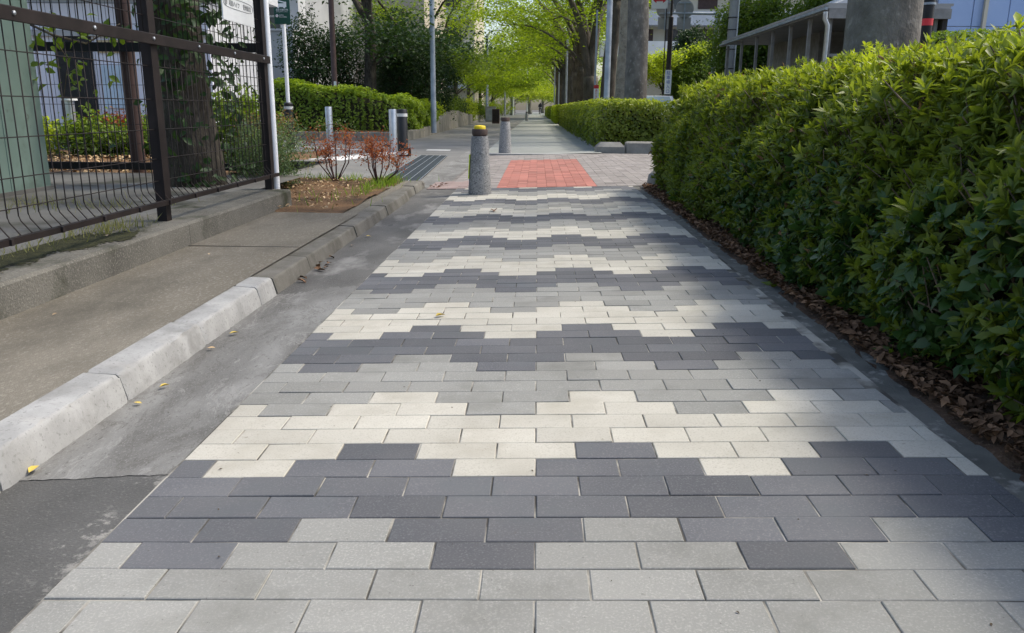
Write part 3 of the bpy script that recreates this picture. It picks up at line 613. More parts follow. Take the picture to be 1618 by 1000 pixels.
# ================================================================== bollards
def granite_bollard(x, y, label, sc, cap, tape):
    r = empty('granite_bollard', (x, y, gz(x) - .004), label, 'bollard', 'tapered granite bollards along the path')
    prof = [(.118, 0), (.120, .02), (.113, .15), (.100, .35), (.086, .575), (.083, .588)]
    smooth_angle(MB().lathe([(a * sc, b * sc) for a, b in prof], 14).build('shaft', M['granite'], r), 30)
    smooth_angle(MB().lathe([(.070 * sc, .586 * sc), (.070 * sc, .600 * sc), (.080 * sc, .604 * sc), (.081 * sc, .652 * sc), (.077 * sc, .660 * sc)], 20).build('cap', M['bollard_cap'], r), 40)
    if cap: smooth_angle(MB().lathe([(.060 * sc, .658 * sc), (.060 * sc, .684 * sc), (.050 * sc, .694 * sc), (.02 * sc, .698 * sc)], 20).build('cap_disc', M['yellow'], r), 60)
    else: MB().lathe([(.004, 0), (.004, .006)], 8).build('bolt', M['ink'], r, loc=(0, -.086 * sc, .555 * sc)).rotation_euler = (math.pi / 2, 0, 0)
    if tape:
        mb = MB()
        for k in range(5):
            z0, z1 = .16 + k * .05, .205 + k * .05
            rr = lambda z: .116 * sc - .05 * (z - .1) * sc
            mb.add([(-rr(z0) - .006, -.035, z0), (-rr(z0) - .006, .035, z0), (-rr(z1) - .006, .035, z1), (-rr(z1) - .006, -.035, z1), (-rr(z0) + .004, -.035, z0), (-rr(z0) + .004, .035, z0), (-rr(z1) + .004, .035, z1), (-rr(z1) + .004, -.035, z1)],
                   [(0, 1, 2, 3), (7, 6, 5, 4), (0, 4, 5, 1), (3, 2, 6, 7), (0, 3, 7, 4), (1, 5, 6, 2)])
        mb.build('reflective_strip', M['yellow_green'], r)
    return r
granite_bollard(-.585, 8.42, 'speckled granite bollard with a yellow cap at the end of the pavers', 1.0, True, True)
granite_bollard(-.615, 15.9, 'speckled granite bollard with a brown cap beyond the red blocks', 1.06, False, False)
granite_bollard(-.78, 60.0, 'small distant bollard with yellow tape far down the footpath', 1.0, False, True)

def post_bollard(name, label, x, y, r, h, mat, band):
    e = empty(name, (x, y, -.05), label, 'bollard')
    smooth_angle(MB().lathe([(r, 0), (r, h - .015), (r * .92, h), (r * .5, h + .004)], 18).build('shaft', mat, e), 40)
    if band: smooth_angle(MB().lathe([(r * 1.015, h - .13), (r * 1.015, h - .075)], 18).build('reflective_band', M['reflector'], e)); smooth_angle(MB().lathe([(r * 1.015, .05), (r * 1.015, .11)], 18).build('reflective_band', M['reflector'], e))
    smooth_angle(MB().lathe([(r * 1.5, .0), (r * 1.5, .012)], 16).build('base_plate', M['steel_dull'], e), 40)
    if name == 'black_bollard': part('lock', M['black_metal'], e, r, r + .05, -.03, .03, .02, .16)
    return e
post_bollard('black_bollard', 'black bollard with white bands beside the drain grate', -2.50, 15.3, .098, .865, M['black_post'], True)
post_bollard('steel_bollard', 'shiny steel bollard just left of the black bollard', -2.97, 17.0, .082, .86, M['steel'], False)
post_bollard('steel_bollard', 'shiny steel bollard standing in front of the clipped hedge, far left', -5.05, 20.0, .085, .90, M['steel'], False)

# green sign on its pole with the black sleeve
sg = empty('green_sign_post', (-5.42, 18.0, -.05), 'tall pale pole with a green sign and a black sleeved foot', 'sign')
smooth_angle(MB().lathe([(.042, 0), (.042, 2.75)], 14).build('pole', M['white_pole'], sg)); smooth_angle(MB().lathe([(.095, 0), (.095, .96), (.07, .985)], 16).build('sleeve', M['black_post'], sg), 40)
smooth_angle(MB().lathe([(.098, .84), (.098, .90)], 16).build('reflective_band', M['reflector'], sg))
bd = part('sign_board', M['sign_green'], sg, -.17, .17, -.062, -.050, 2.585, 3.25, .002)
RS = (math.pi / 2, 0, 0)
text('lettering', '消防活動空地', .044, M['white'], bd, (0, -.0625, 2.855), RS, 'CENTER')
text('lettering', '消防車の活動に支障となる駐車禁止', .0155, M['white'], bd, (0, -.0625, 2.825), RS, 'CENTER')
text('lettering', '駐車禁止', .026, M['white'], bd, (-.065, -.0625, 2.755), RS); text('lettering', '物品の存置禁止', .024, M['white'], bd, (-.065, -.0625, 2.72), RS)
MB().lathe([(.030, 0), (.030, .001)], 16).build('round_symbol', M['white'], bd, loc=(-.11, -.0625, 2.752)).rotation_euler = (math.pi / 2, 0, 0)
MB().box(-.016, .016, -.002, .0, -.004, .004).build('red_bar', M['red'], bd, loc=(-.11, -.0645, 2.752)).rotation_euler = (0, .7, 0)
tr = MB(); F2 = lambda pts: tr.add([(x, -.063, z) for x, z in pts], [tuple(range(len(pts)))])
F2([(-.13, 2.925), (.10, 2.925), (.10, 2.985), (.06, 3.0), (-.09, 2.995), (-.125, 2.99)]); F2([(-.125, 2.99), (-.09, 2.995), (-.085, 3.02), (-.115, 3.025)]); F2([(.04, 2.995), (.10, 2.985), (.10, 3.03), (.05, 3.03)]); F2([(.05, 3.012), (.06, 3.03), (-.12, 3.075), (-.13, 3.055)])
for cx in (-.075, .055): tr.add([(cx + .022 * math.cos(t * math.pi / 6), -.0632, 2.922 + .022 * math.sin(t * math.pi / 6)) for t in range(12)], [tuple(range(12))])
tr.build('fire_truck_symbol', M['white'], bd)

# brown lamp pole and grey poles
def pole(name, label, x, y, z, r, h, mat, cat='pole', group=None, extra=None):
    e = empty(name, (x, y, z), label, cat, group); smooth_angle(MB().lathe([(r, 0), (r, .9), (r * .93, .93), (r * .86, h)], 14).build('shaft', mat, e), 40)
    if extra: extra(e)
    return e
pole('lamp_pole', 'dark brown lamp pole rising from the clipped hedge', -5.70, 23.4, .1, .085, 6, M['brown_post'], 'lamp pole', None, lambda e: part('label_plate', M['white'], e, .0, .07, -.09, -.086, 1.30, 1.44))
def lamp_top(e):
    MB().tube([(0, 0, 5.9), (.2, 0, 6.2), (.9, 0, 6.3)], .035, 8).build('arm', M['steel_dull'], e); part('lamp_head', M['white'], e, .7, 1.2, -.09, .09, 6.2, 6.3, .02)
pole('lamp_pole', 'galvanised lamp pole between the tall shrubs and the small trees', -3.18, 25.4, .1, .085, 6, M['steel_dull'], 'lamp pole', 'grey lamp poles of the left lane', lamp_top)
pole('lamp_pole', 'second galvanised lamp pole, behind the stone wall', -3.75, 62, .1, .09, 6, M['steel_dull'], 'lamp pole', 'grey lamp poles of the left lane', lamp_top)
pole('lamp_pole', 'third galvanised lamp pole, above the far bollard post', -3.3, 84, .1, .09, 6, M['steel_dull'], 'lamp pole', 'grey lamp poles of the left lane', lamp_top)
pole('lamp_pole', 'short pale post far down the left lane', -3.2, 110, .0, .11, 3.6, M['white'], 'post')
pole('lamp_pole', 'farthest pale lamp pole, where the lane meets the trees', -1.5, 120, .0, .10, 7, M['white'], 'lamp pole')
pole('hedge_pole', 'blue grey pole standing in front of the peeling trunk', 1.62, 19.8, .02, .075, 6, M['steel_dull'], 'pole')
pole('white_post', 'left one of two thin white posts beside the far trunks', 1.55, 78, .02, .06, 4.6, M['white'], 'post', 'pair of white posts')
pole('white_post', 'right one of two thin white posts beside the far trunks', 1.95, 78, .02, .06, 4.6, M['white'], 'post', 'pair of white posts')
pole('grey_post', 'grey blue post beside the far trunks, left of the forked tree', 1.75, 52, .02, .07, 5, M['steel_dull'], 'post')

# ================================================================== trees
def tree(name, label, x, y, z, r, fork, H, spread, nl, leafN, lsize, leaf, bark, seed, lean=(0, 0), group=None, sig=.42, elev=(70, 20), low=0, flat=.45, young=(.1, .9), wob=.05, subs=6, cat='tree', sides=14, az0=0.0):
    R = random.Random(seed); e = empty(name, (x, y, z), label, cat, group)
    wood = MB(); top = None
    n = max(6, int(fork / .35)); pts = []; rad = []
    for i in range(n + 1):
        t = i / n; pts.append((lean[0] * fork * t + .03 * math.sin(t * 5 + seed), lean[1] * fork * t + .03 * math.cos(t * 4 + seed), fork * t))
        rad.append(r * (1.32 - .32 * min(1, t * fork / .5)) * (1 - .18 * t))
    pts[0] = (pts[0][0], pts[0][1], -.15)
    wood.tube(pts, rad, sides, wob=wob, seed=seed); top = Vector(pts[-1])
    spots = []; 
    for i in range(nl):
        az = 2 * math.pi * (i + R.uniform(-.3, .3)) / nl if i >= low else az0 + (i - (low - 1) / 2) * .9 + R.uniform(-.3, .3); st = Vector(pts[-1 - (i % 2)]) if i >= low else Vector(pts[-1 if az0 else int(n * .6)])
        Ln = (H - fork) * R.uniform(.75, 1.05) if i >= low else spread * R.uniform(.7, 1.0)
        p = st.copy(); path_ = [p.copy()]; e0, e1 = elev if i >= low else ((56, 0) if az0 else (35, -5))
        for k in range(7):
            el = math.radians(e0 + (e1 - e0) * (k / 6) ** 1.1 + R.uniform(-6, 6)); a = az + R.uniform(-.18, .18)
            step = Ln / 7; h = math.cos(el) * step * spread / max(1.0, (H - fork) * .62) if i >= low else math.cos(el) * step
            p = p + Vector((math.cos(a) * h, math.sin(a) * h, math.sin(el) * step)); path_.append(p.copy())
        r0 = r * (.52 if i >= low else .22); rr = [r0 * (1 - .13 * k) for k in range(8)]
        wood.tube(path_, rr, 8, caps=False)
        for s in range(subs):
            k = R.randint(2, 7) if i >= low else R.randint(2, 7); q = path_[k].copy(); a = az + R.uniform(-1.3, 1.3); ln = spread * R.uniform(.25, .5); sp = [q.copy()]
            for j in range(4):
                el = math.radians(30 - 14 * j + R.uniform(-12, 12)); q = q + Vector((math.cos(a) * math.cos(el), math.sin(a) * math.cos(el), math.sin(el))) * (ln / 4); sp.append(q.copy()); a += R.uniform(-.3, .3)
            r1 = max(.008, rr[k] * .35); wood.tube(sp, [r1, r1 * .8, r1 * .55, r1 * .4, r1 * .2], 5, caps=False)
            spots += sp[1:]; 
            for m_ in (1, 2, 3, 4):
                tw = sp[m_] + Vector((R.uniform(-1, 1), R.uniform(-1, 1), R.uniform(-.35, .35))) * ln * .35; wood.tube([sp[m_], tw], [r1 * .35, r1 * .12], 4, caps=False); spots.append(tw)
    wood.build('trunk', bark, e, True)
    S = np.array([tuple(s) for s in spots]); N = leafN; idx = rng.integers(0, len(S), N)
    P = S[idx] + rng.normal(size=(N, 3)) * np.array([sig, sig, sig * flat])
    D = unit(N) * .75 + np.array([0, 0, 1.0]); Ls = lsize * rng.uniform(.6, 1.25, N)
    yv = np.clip(rng.uniform(young[0], young[1], N) * rng.uniform(.3, 1, len(S))[idx], 0, 1)
    V, F, Y = quad_leaves(P, D, Ls, .62, yv); o = bpy.data.objects.new('crown', np_mesh('crown', V, F, leaf, young=Y)); link(o, e)
    return e
def blob(c, rad, nclump, n, csig, shell=.55):
    d = unit(nclump); rr = rng.uniform(shell, 1, (nclump, 1)) ** .7; C = d * rr * np.array(rad)
    C = np.concatenate([C, rng.uniform(-.5, .5, (nclump // 3, 3)) * np.array(rad)]); idx = rng.integers(0, len(C), n)
    return C[idx] + rng.normal(size=(n, 3)) * csig + np.array(c), d
def bush(name, label, x, y, z, rad, n, lsize, leaf, stem_mat, seed, stems=6, group=None, cat='shrub', nclump=60, csig=None, young=(0, .6), zc=None, sr=.02, width=.5, lift=.2):
    R = random.Random(seed); e = empty(name, (x, y, z), label, cat, group); zc = rad[2] if zc is None else zc
    P, _ = blob((0, 0, zc), rad, nclump, n, csig or min(rad) * .16); P[:, 2] = np.maximum(P[:, 2], .02)
    D = unit(n) + np.array([0, 0, .8]); D[:, :2] += P[:, :2] / (np.linalg.norm(P[:, :2], axis=1, keepdims=True) + .1) * .5
    yv = rng.uniform(young[0], young[1], n) * np.clip((P[:, 2] / (zc + rad[2])) * 1.1, 0, 1)
    V, F, Y = quad_leaves(P, D, lsize * rng.uniform(.6, 1.25, n), width, yv); link(bpy.data.objects.new('foliage', np_mesh('foliage', V, F, leaf, young=Y)), e)
    mb = MB()
    for i in range(stems):
        a = R.uniform(0, 6.28); q = R.uniform(.2, .75); tx, ty = math.cos(a) * rad[0] * q, math.sin(a) * rad[1] * q; tz = zc + rad[2] * R.uniform(-.1, .7)
        b = (R.uniform(-.2, .2) * rad[0] * .5, R.uniform(-.2, .2) * rad[1] * .5, -.05); mid = ((b[0] + tx) / 2 + R.uniform(-.08, .08), (b[1] + ty) / 2, tz * .5)
        mb.tube([b, mid, (tx, ty, tz)], [sr, sr * .75, sr * .35], 5)
    mb.build('stems', stem_mat, e, True); return e

# ================================================================== hedges
PROF = [(1.28, .06), (1.235, .15), (1.22, .30), (1.26, .55), (1.36, .80), (1.45, .96), (1.54, 1.03), (1.80, 1.085), (2.2, 1.13), (2.6, 1.15), (2.9, 1.10), (3.0, .9), (3.02, .3)]
def prof_sample(n, y0, y1):
    p = np.array(PROF); seg = np.linalg.norm(np.diff(p, axis=0), axis=1); w = seg.copy(); w[9:] *= .35; w[7:9] *= .9; cum = np.concatenate([[0], np.cumsum(w)])
    u = rng.uniform(0, cum[-1], n); k = np.clip(np.searchsorted(cum, u) - 1, 0, len(seg) - 1); t = (u - cum[k]) / w[k]
    xz = p[k] + (p[k + 1] - p[k]) * t[:, None]; d = (p[k + 1] - p[k]) / seg[k][:, None]; nrm = np.stack([-d[:, 1], np.zeros(n), d[:, 0]], 1)
    y = rng.uniform(y0, y1, n); return np.stack([xz[:, 0], y, xz[:, 1]], 1), nrm
def bumpy(P, amp):
    return amp * (np.sin(P[:, 1] * 5.3 + P[:, 2] * 3) * .4 + np.sin(P[:, 1] * 11.1 - P[:, 0] * 7) * .3 + np.sin(P[:, 1] * 2.1 + P[:, 2] * 9 + P[:, 0] * 4) * .5)
hedge = empty('hedge', (2.1, 4.4, .03), 'tall clipped green hedge along the right edge of the wave paving', 'hedge')
HO = np.array([2.1, 4.4, .03])
NS = 25000
P, Nn = prof_sample(NS, .2, 8.72)
m = 1500; ex = rng.uniform(1.35, 2.95, m); ez = rng.uniform(.08, 1.1, m); Pe = np.stack([ex, np.full(m, 8.74), ez], 1); P = np.concatenate([P, Pe]); Nn = np.concatenate([Nn, np.tile([[0, 1., 0]], (m, 1))])
P[:, 0] += np.clip(P[:, 1] - 8.2, 0, 1) ** 2 * .4 * (P[:, 0] < 1.7)
clump = .5 + .5 * np.sin(P[:, 1] * 13 + P[:, 2] * 9) * np.sin(P[:, 1] * 6.1 - P[:, 2] * 15 + P[:, 0] * 8); depth = rng.exponential(.045 + .05 * clump, len(P)); depth = np.minimum(depth, .22); P = P + Nn * (np.where(P[:, 2] > 1.0, bumpy(P, .03), bumpy(P, .055)) - depth + .015)[:, None]
sh = (P[:, 2] > 1.0) & (rng.uniform(size=len(P)) < .07); P[sh, 2] += rng.uniform(.02, .09, sh.sum()); sh2 = (P[:, 2] < 1.0) & (rng.uniform(size=len(P)) < .04); P[sh2] += Nn[sh2] * rng.uniform(.02, .07, (sh2.sum(), 1))
top = np.clip((P[:, 2] - .86) / .22, 0, 1)
D = Nn * .8 + rng.normal(size=P.shape) * .45 + np.array([0, 0, .55]); D[:, 2] += top * .5
S = rng.uniform(.6, 1.35, len(P)) * np.clip(1.12 - .0 * P[:, 1], .8, 1.2)
patch = .5 + .5 * np.sin(P[:, 1] * 1.7 + 1.0) * np.sin(P[:, 2] * 4 + P[:, 1] * 2.3)
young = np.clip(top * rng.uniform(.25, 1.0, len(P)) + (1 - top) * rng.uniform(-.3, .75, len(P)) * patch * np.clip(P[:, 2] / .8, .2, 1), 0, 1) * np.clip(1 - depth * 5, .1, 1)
sprigs_hi = [sprig_template(s, 8, .050, .0150, stem=.026, hi=True) for s in range(6)]; sprigs_lo = [sprig_template(20 + s, 7, .048, .0155, stem=.024, hi=False) for s in range(5)]
broad_hi = [sprig_template(40 + s, 6, .050, .025, tilt=(0, 45), hi=True) for s in range(5)]
near = P[:, 1] < 3.6
pb = np.clip((.72 - P[:, 2]) / .35, 0, 1) * np.clip((6.0 - P[:, 1]) / 2.5, 0.10, .55); isb = (rng.uniform(size=len(P)) < pb) & (P[:, 0] < 1.6)
# the 300 sprigs nearest the lens are parts of their own
rel_ = P - np.array([0, 0, CAM_H]); cc_ = rel_ @ _M.T; px = 809 + FPX * cc_[:, 0] / cc_[:, 2]; py = 500 + FPX * cc_[:, 1] / cc_[:, 2]
vis = (cc_[:, 2] > .3) & (px < 1640) & (py > 0) & (py < 800) & (depth < .03) & (P[:, 1] > 1.5)
order = np.argsort(np.where(vis, cc_[:, 2], 1e9))[:300]; chosen = np.zeros(len(P), bool); chosen[order] = True
def sprig_mesh(t, y, mat): v, f = t; return np_mesh('leaf_sprig', v, f, mat, young=np.full(len(v), y))
SM = {False: [[sprig_mesh(t, y, M['leaf_hedge']) for t in sprigs_hi] for y in (0, .25, .55, .9)], True: [[sprig_mesh(t, y, M['leaf_broad']) for t in broad_hi] for y in (0, .25)]}
FR = frames(D, rng.uniform(0, 6.283, len(P)))
for i in order:
    b = bool(isb[i]); lv = SM[b]; q = min(len(lv) - 1, int(young[i] * 4)); me = random.choice(lv[q]); o = bpy.data.objects.new('leaf_sprig', me)
    mt = Matrix(((*(FR[i][0] * S[i]), P[i][0] - HO[0]), (*(FR[i][1] * S[i]), P[i][1] - HO[1]), (*(FR[i][2] * S[i]), P[i][2] - HO[2]), (0, 0, 0, 1)))
    link(o, hedge); o.matrix_local = mt
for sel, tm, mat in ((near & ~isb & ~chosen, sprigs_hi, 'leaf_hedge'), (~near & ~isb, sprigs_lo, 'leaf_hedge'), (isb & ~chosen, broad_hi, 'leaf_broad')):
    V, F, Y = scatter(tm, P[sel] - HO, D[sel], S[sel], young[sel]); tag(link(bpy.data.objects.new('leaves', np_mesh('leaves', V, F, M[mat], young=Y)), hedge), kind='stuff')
nd_ = 420; qi = rng.choice(np.where((P[:, 0] < 2.2))[0], nd_); V, F, Y = scatter([leaf_template(.05, .02, .5, .4)], P[qi] - HO + Nn[qi] * .02, unit(nd_), rng.uniform(.5, 1.1, nd_), np.zeros(nd_)); tag(link(bpy.data.objects.new('dead_leaves', np_mesh('dead_leaves', V, F, M['leaf_brown'], young=Y)), hedge), kind='stuff')
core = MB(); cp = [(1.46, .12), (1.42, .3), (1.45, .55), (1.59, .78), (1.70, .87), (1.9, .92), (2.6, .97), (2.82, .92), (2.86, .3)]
core.extrude_y([(x - HO[0], z - HO[2]) for x, z in cp], [q - HO[1] for q in lin(.2, 8.55, 30)]); core.build('dark_hull', M['hedge_core'], hedge)  # solid hull added behind the leaves to block light, not real branches
tw = MB(); k_ = 0
for _ in range(5200):
    i = random.randrange(len(P))
    if P[i][0] > 2.3: continue
    a = P[i] - HO + Nn[i] * (.012 + (random.uniform(.02, .05) if P[i][2] > .55 and random.random() < .3 else 0)); b = a - Nn[i] * random.uniform(.12, .24) + np.array([random.uniform(-.05, .05), random.uniform(-.12, .12), -random.uniform(.05, .25)]); mid = (a + b) / 2 + rng.normal(size=3) * .015
    tw.tube([b, mid, a], [.0045, .0034, .002], 4, caps=False)
for _ in range(160):
    y = random.uniform(1.2, 8.5); x = random.uniform(1.52, 1.66); a = np.array([x, y, .03]) - HO; b = a + np.array([random.uniform(-.10, .04), random.uniform(-.35, .35), random.uniform(.4, .9)]); mid = (a + b) / 2 + rng.normal(size=3) * .04
    tw.tube([a, mid, b], [.009, .0065, .003], 5, caps=False)
tag(tw.build('twigs', M['twig'], hedge, True), kind='stuff')
kb = smooth_angle(MB().lathe([(.15, -.03), (.158, .06), (.145, .13), (.10, .175), (.03, .19)], 16).build('end_stone', M['stone_kerb'])); kb.location = (1.36, 8.92, .03); kb.scale = (1, .8, 1)
tag(kb, 'rounded grey kerb stone at the far foot of the tall hedge', 'stone')

def path_hedge(name, label, pts, hw, hs, n, lsize, leaf, young_top, base=.05, seed=0, group=None, closed_core=True, top_wave=.05, tilt=.5):
    """hedge along a plan polyline pts with half width hw and heights hs"""
    pts = np.array(pts, float); hs = np.array(hs, float)
    for _ in range(3):
        q = np.column_stack([pts, hs]); a, b = q[:-1] * .75 + q[1:] * .25, q[:-1] * .25 + q[1:] * .75; q = np.concatenate([q[:1], np.stack([a, b], 1).reshape(-1, 3), q[-1:]]); pts, hs = q[:, :2], q[:, 2]
    org = np.array([pts[:, 0].mean(), pts[:, 1].mean(), base]); e = empty(name, tuple(org), label, 'hedge', group)
    seg = np.linalg.norm(np.diff(pts, axis=0), axis=1); cum = np.concatenate([[0], np.cumsum(seg)]); Lt = cum[-1]
    def at(s):
        k = np.clip(np.searchsorted(cum, s) - 1, 0, len(seg) - 1); t = np.clip((s - cum[k]) / seg[k], 0, 1)
        d = (pts[k + 1] - pts[k]) / seg[k][:, None]; return pts[k] + (pts[k + 1] - pts[k]) * t[:, None], d, np.array(hs)[k] + (np.array(hs)[k + 1] - np.array(hs)[k]) * t
    s = rng.uniform(0, Lt, n); C, d, h = at(s); nr = np.stack([d[:, 1], -d[:, 0]], 1)
    u = rng.uniform(0, 1, n) * (2 * h + 2 * hw); P = np.zeros((n, 3)); Nn = np.zeros((n, 3))
    a = u < h; b = (u >= h) & (u < h + 2 * hw); c = ~a & ~b
    for sel, sg in ((a, 1), (c, -1)):
        P[sel, :2] = C[sel] + nr[sel] * hw * sg; P[sel, 2] = (u[sel] if sg == 1 else (u[sel] - h[sel] - 2 * hw)); Nn[sel, :2] = nr[sel] * sg
        P[sel, :2] -= nr[sel] * sg * (np.clip((P[sel, 2] / h[sel] - .75) / .25, 0, 1) ** 2 * .12)[:, None]
    P[b, :2] = C[b] + nr[b] * (u[b] - h[b] - hw)[:, None] * .94; P[b, 2] = h[b]; Nn[b, 2] = 1
    ne = n // 12
    for end, sgn in ((0, -1), (Lt, 1)):
        q = rng.integers(0, n, ne); Ce, de, he = at(np.full(ne, end)); ue = rng.uniform(-hw, hw, ne); ze = rng.uniform(0, 1, ne) * he; ne_ = np.stack([de[:, 1], -de[:, 0]], 1)
        Pe = np.zeros((ne, 3)); Pe[:, :2] = Ce + ne_ * ue[:, None]; Pe[:, 2] = ze; Ne = np.zeros((ne, 3)); Ne[:, :2] = de * sgn; P = np.concatenate([P, Pe]); Nn = np.concatenate([Nn, Ne])
        h = np.concatenate([h, he])
    dep = rng.exponential(.06, len(P)); P = P + Nn * (bumpy(P, top_wave) - np.minimum(dep, .25) + .02)[:, None]
    tp = np.clip((P[:, 2] / h - .72) / .28, 0, 1); D = Nn * .8 + rng.normal(size=P.shape) * tilt + np.array([0, 0, .6])
    yv = np.clip((tp * rng.uniform(.3, 1, len(P)) + (1 - tp) * rng.uniform(0, .35, len(P))) * young_top, 0, 1) * np.clip(1 - dep * 4, .1, 1)
    P[:, :2] -= org[:2]
    V, F, Y = quad_leaves(P, D, lsize * rng.uniform(.6, 1.3, len(P)), .55, yv); link(bpy.data.objects.new('foliage', np_mesh('foliage', V, F, leaf, young=Y)), e)
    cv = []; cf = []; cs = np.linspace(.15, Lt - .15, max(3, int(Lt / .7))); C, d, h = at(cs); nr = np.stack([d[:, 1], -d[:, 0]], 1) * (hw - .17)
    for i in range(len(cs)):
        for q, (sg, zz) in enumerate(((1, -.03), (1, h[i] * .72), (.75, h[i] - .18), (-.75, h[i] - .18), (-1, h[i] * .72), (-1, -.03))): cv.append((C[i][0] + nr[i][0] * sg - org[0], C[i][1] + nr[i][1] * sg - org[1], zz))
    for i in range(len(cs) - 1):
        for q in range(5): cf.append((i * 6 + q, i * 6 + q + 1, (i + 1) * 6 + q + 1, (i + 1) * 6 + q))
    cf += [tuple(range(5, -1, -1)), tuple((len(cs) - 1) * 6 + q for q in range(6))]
    MB().add(cv, cf).build('dark_hull', M['hedge_core'], e); return e  # added dark filler hull, keeps light from passing between the leaves
path_hedge('hedge', 'second clipped hedge beyond the crossing, under the big trunks', [(1.95, 16.75), (1.95, 22), (1.9, 30), (1.9, 44)], .72, [.98, 1.0, 1.0, 1.0], 26000, .085, M['leaf_hedge'], .8, .03)
path_hedge('hedge', 'short hedge between the near hedge and the big trunks', [(2.8, 16.9), (4.4, 17.1)], .6, [.98, 1.0], 5000, .085, M['leaf_hedge'], .8, .03)
path_hedge('hedge', 'far sunlit yellow green hedge, third along the footpath', [(1.75, 48), (1.75, 64)], .7, [1.0, 1.0], 9000, .12, M['leaf_lime'], .8, .03)  # sunlight on this hedge is put into its lime leaf colour
path_hedge('hedge', 'farthest dark hedge, fourth along the footpath', [(1.7, 68), (1.7, 110)], .7, [1.0, 1.0], 9000, .16, M['leaf_hedge'], .8, .03)
path_hedge('hedge', 'broad clipped hedge across the driveway below the grey apartment block', [(-12.0, 23.6), (-8.0, 23.5), (-5.6, 23.6), (-4.75, 24.0), (-4.45, 25.2), (-4.4, 27), (-4.5, 31)], .75, [1.42, 1.40, 1.22, 1.05, .95, .88, .80], 36000, .105, M['leaf_sunlit'], 1.3, .16, top_wave=.11)  # sunlit look comes from the leaf colour and the raised young tint

# stone kerbs of the second hedge
sk = struct('hedge_kerb', MB().box(1.3, 4.3, 16.35, 16.43, -.1, .15), M['stone_kerb'])
xs_ = [1.22, 1.72, 2.28, 2.84, 3.4, 4.0]
for i, (a, b) in enumerate(zip(xs_[:-1], xs_[1:])):
    if i == 0:
        o = MB().prism([(1.14, 16.36), (1.17, 16.22), (1.28, 16.13), (1.5, 16.12), (1.715, 16.12), (1.715, 16.33), (1.36, 16.34)], -.05, .225, .09).build('kerb_stone', M['stone_kerb'], sk)
    else: o = MB().box(a + .004, b - .004, 16.12, 16.33, -.05, .235 + random.uniform(-.005, .005), .03).build('kerb_stone', M['stone_kerb'], sk)
    smooth_angle(o, 35)
yk = 16.45
while yk < 44: MB().box(1.20, 1.285, yk, yk + .59, -.05, .06, .012).build('kerb_stone', M['stone_kerb'], sk); yk += .6

# kerb and stone wall of the left planting
wl_ = struct('planting_kerb', MB().box(-12, -4.6, 22.75, 22.8, -.1, .15), M['wall_stone'])
xk = -12.0
while xk < -4.2: MB().box(xk, min(xk + .59, -4.0), 22.5, 22.66, -.08, .19, .015).build('kerb_stone', M['wall_stone'], wl_); xk += .6
rw = empty('retaining_wall', (-3.8, 30, -.05), 'curving low stone retaining wall left of the lane', 'wall')
plan = [(-4.0, 22.55, .24), (-3.78, 23.0, .25), (-3.62, 24, .25), (-3.58, 26, .27), (-3.6, 28.5, .34), (-3.66, 31, .46), (-3.72, 34, .64), (-3.78, 37, .80), (-3.82, 40, .78), (-3.85, 45, .62), (-3.9, 52, .5), (-4.0, 62, .45)]
for (x0, y0, h0), (x1, y1, h1) in zip(plan[:-1], plan[1:]):
    k = max(1, int(math.hypot(x1 - x0, y1 - y0) / .9))
    for q in range(k):
        ta, tb = q / k, (q + 1) / k; f = lambda a, b, t: a + (b - a) * t
        xa, ya, ha, xb, yb, hb = f(x0, x1, ta), f(y0, y1, ta), f(h0, h1, ta), f(x0, x1, tb), f(y0, y1, tb), f(h0, h1, tb); g = .012
        d = Vector((xb - xa, yb - ya, 0)).normalized(); nr = Vector((-d.y, d.x, 0)) * .2; A = Vector((xa, ya, 0)) + d * g; B = Vector((xb, yb, 0)) - d * g
        j = random.uniform(-.01, .01); vs = [A, B, B + nr, A + nr]; b0 = [(v.x + 3.8, v.y - 30, -.05) for v in vs]; t0 = [(vs[0].x + 3.8, vs[0].y - 30, ha + j), (vs[1].x + 3.8, vs[1].y - 30, hb + j), (vs[2].x + 3.8, vs[2].y - 30, hb + j), (vs[3].x + 3.8, vs[3].y - 30, ha + j)]
        MB().add(b0 + t0, [(3, 2, 1, 0), (4, 5, 6, 7), (0, 1, 5, 4), (1, 2, 6, 5), (2, 3, 7, 6), (3, 0, 4, 7)]).build('wall_stone', M['wall_stone'], rw)

# ================================================================== trees placed
ZK = 'zelkova trees in the right row'
tree('zelkova_tree', 'thick grey trunk right behind the tall near hedge', 2.92, 7.35, 0,   .315, 5.6, 13, 4.2, 6, 1700, .16, M['leaf_zelkova'], M['bark_grey'], 3, lean=(.02, .02), group=ZK, sides=24, wob=.02, sig=.6)
tree('zelkova_tree', 'smooth grey trunk, rightmost of those behind the second hedge', 2.60, 22.0, 0, .30, 6.0, 13, 4.6, 6, 7000, .15, M['leaf_zelkova'], M['bark_grey'], 5, lean=(-.03, .0), group=ZK, sides=20, wob=.025, sig=.5)
tree('zelkova_tree', 'trunk with flaking bark beside the smooth grey trunk', 2.72, 27.4, 0, .29, 6.2, 13, 4.6, 6, 7000, .15, M['leaf_zelkova'], M['bark_peel'], 6, lean=(.03, .0), group=ZK, sides=18, wob=.08, sig=.5)
tree('zelkova_tree', 'leaning trunk half hidden by the blue grey pole', 2.75, 34.5, 0, .31, 5.0, 13, 5.0, 7, 9000, .16, M['leaf_zelkova'], M['bark_dark'], 8, lean=(.07, .0), group=ZK, low=2, sig=.5, az0=math.pi)
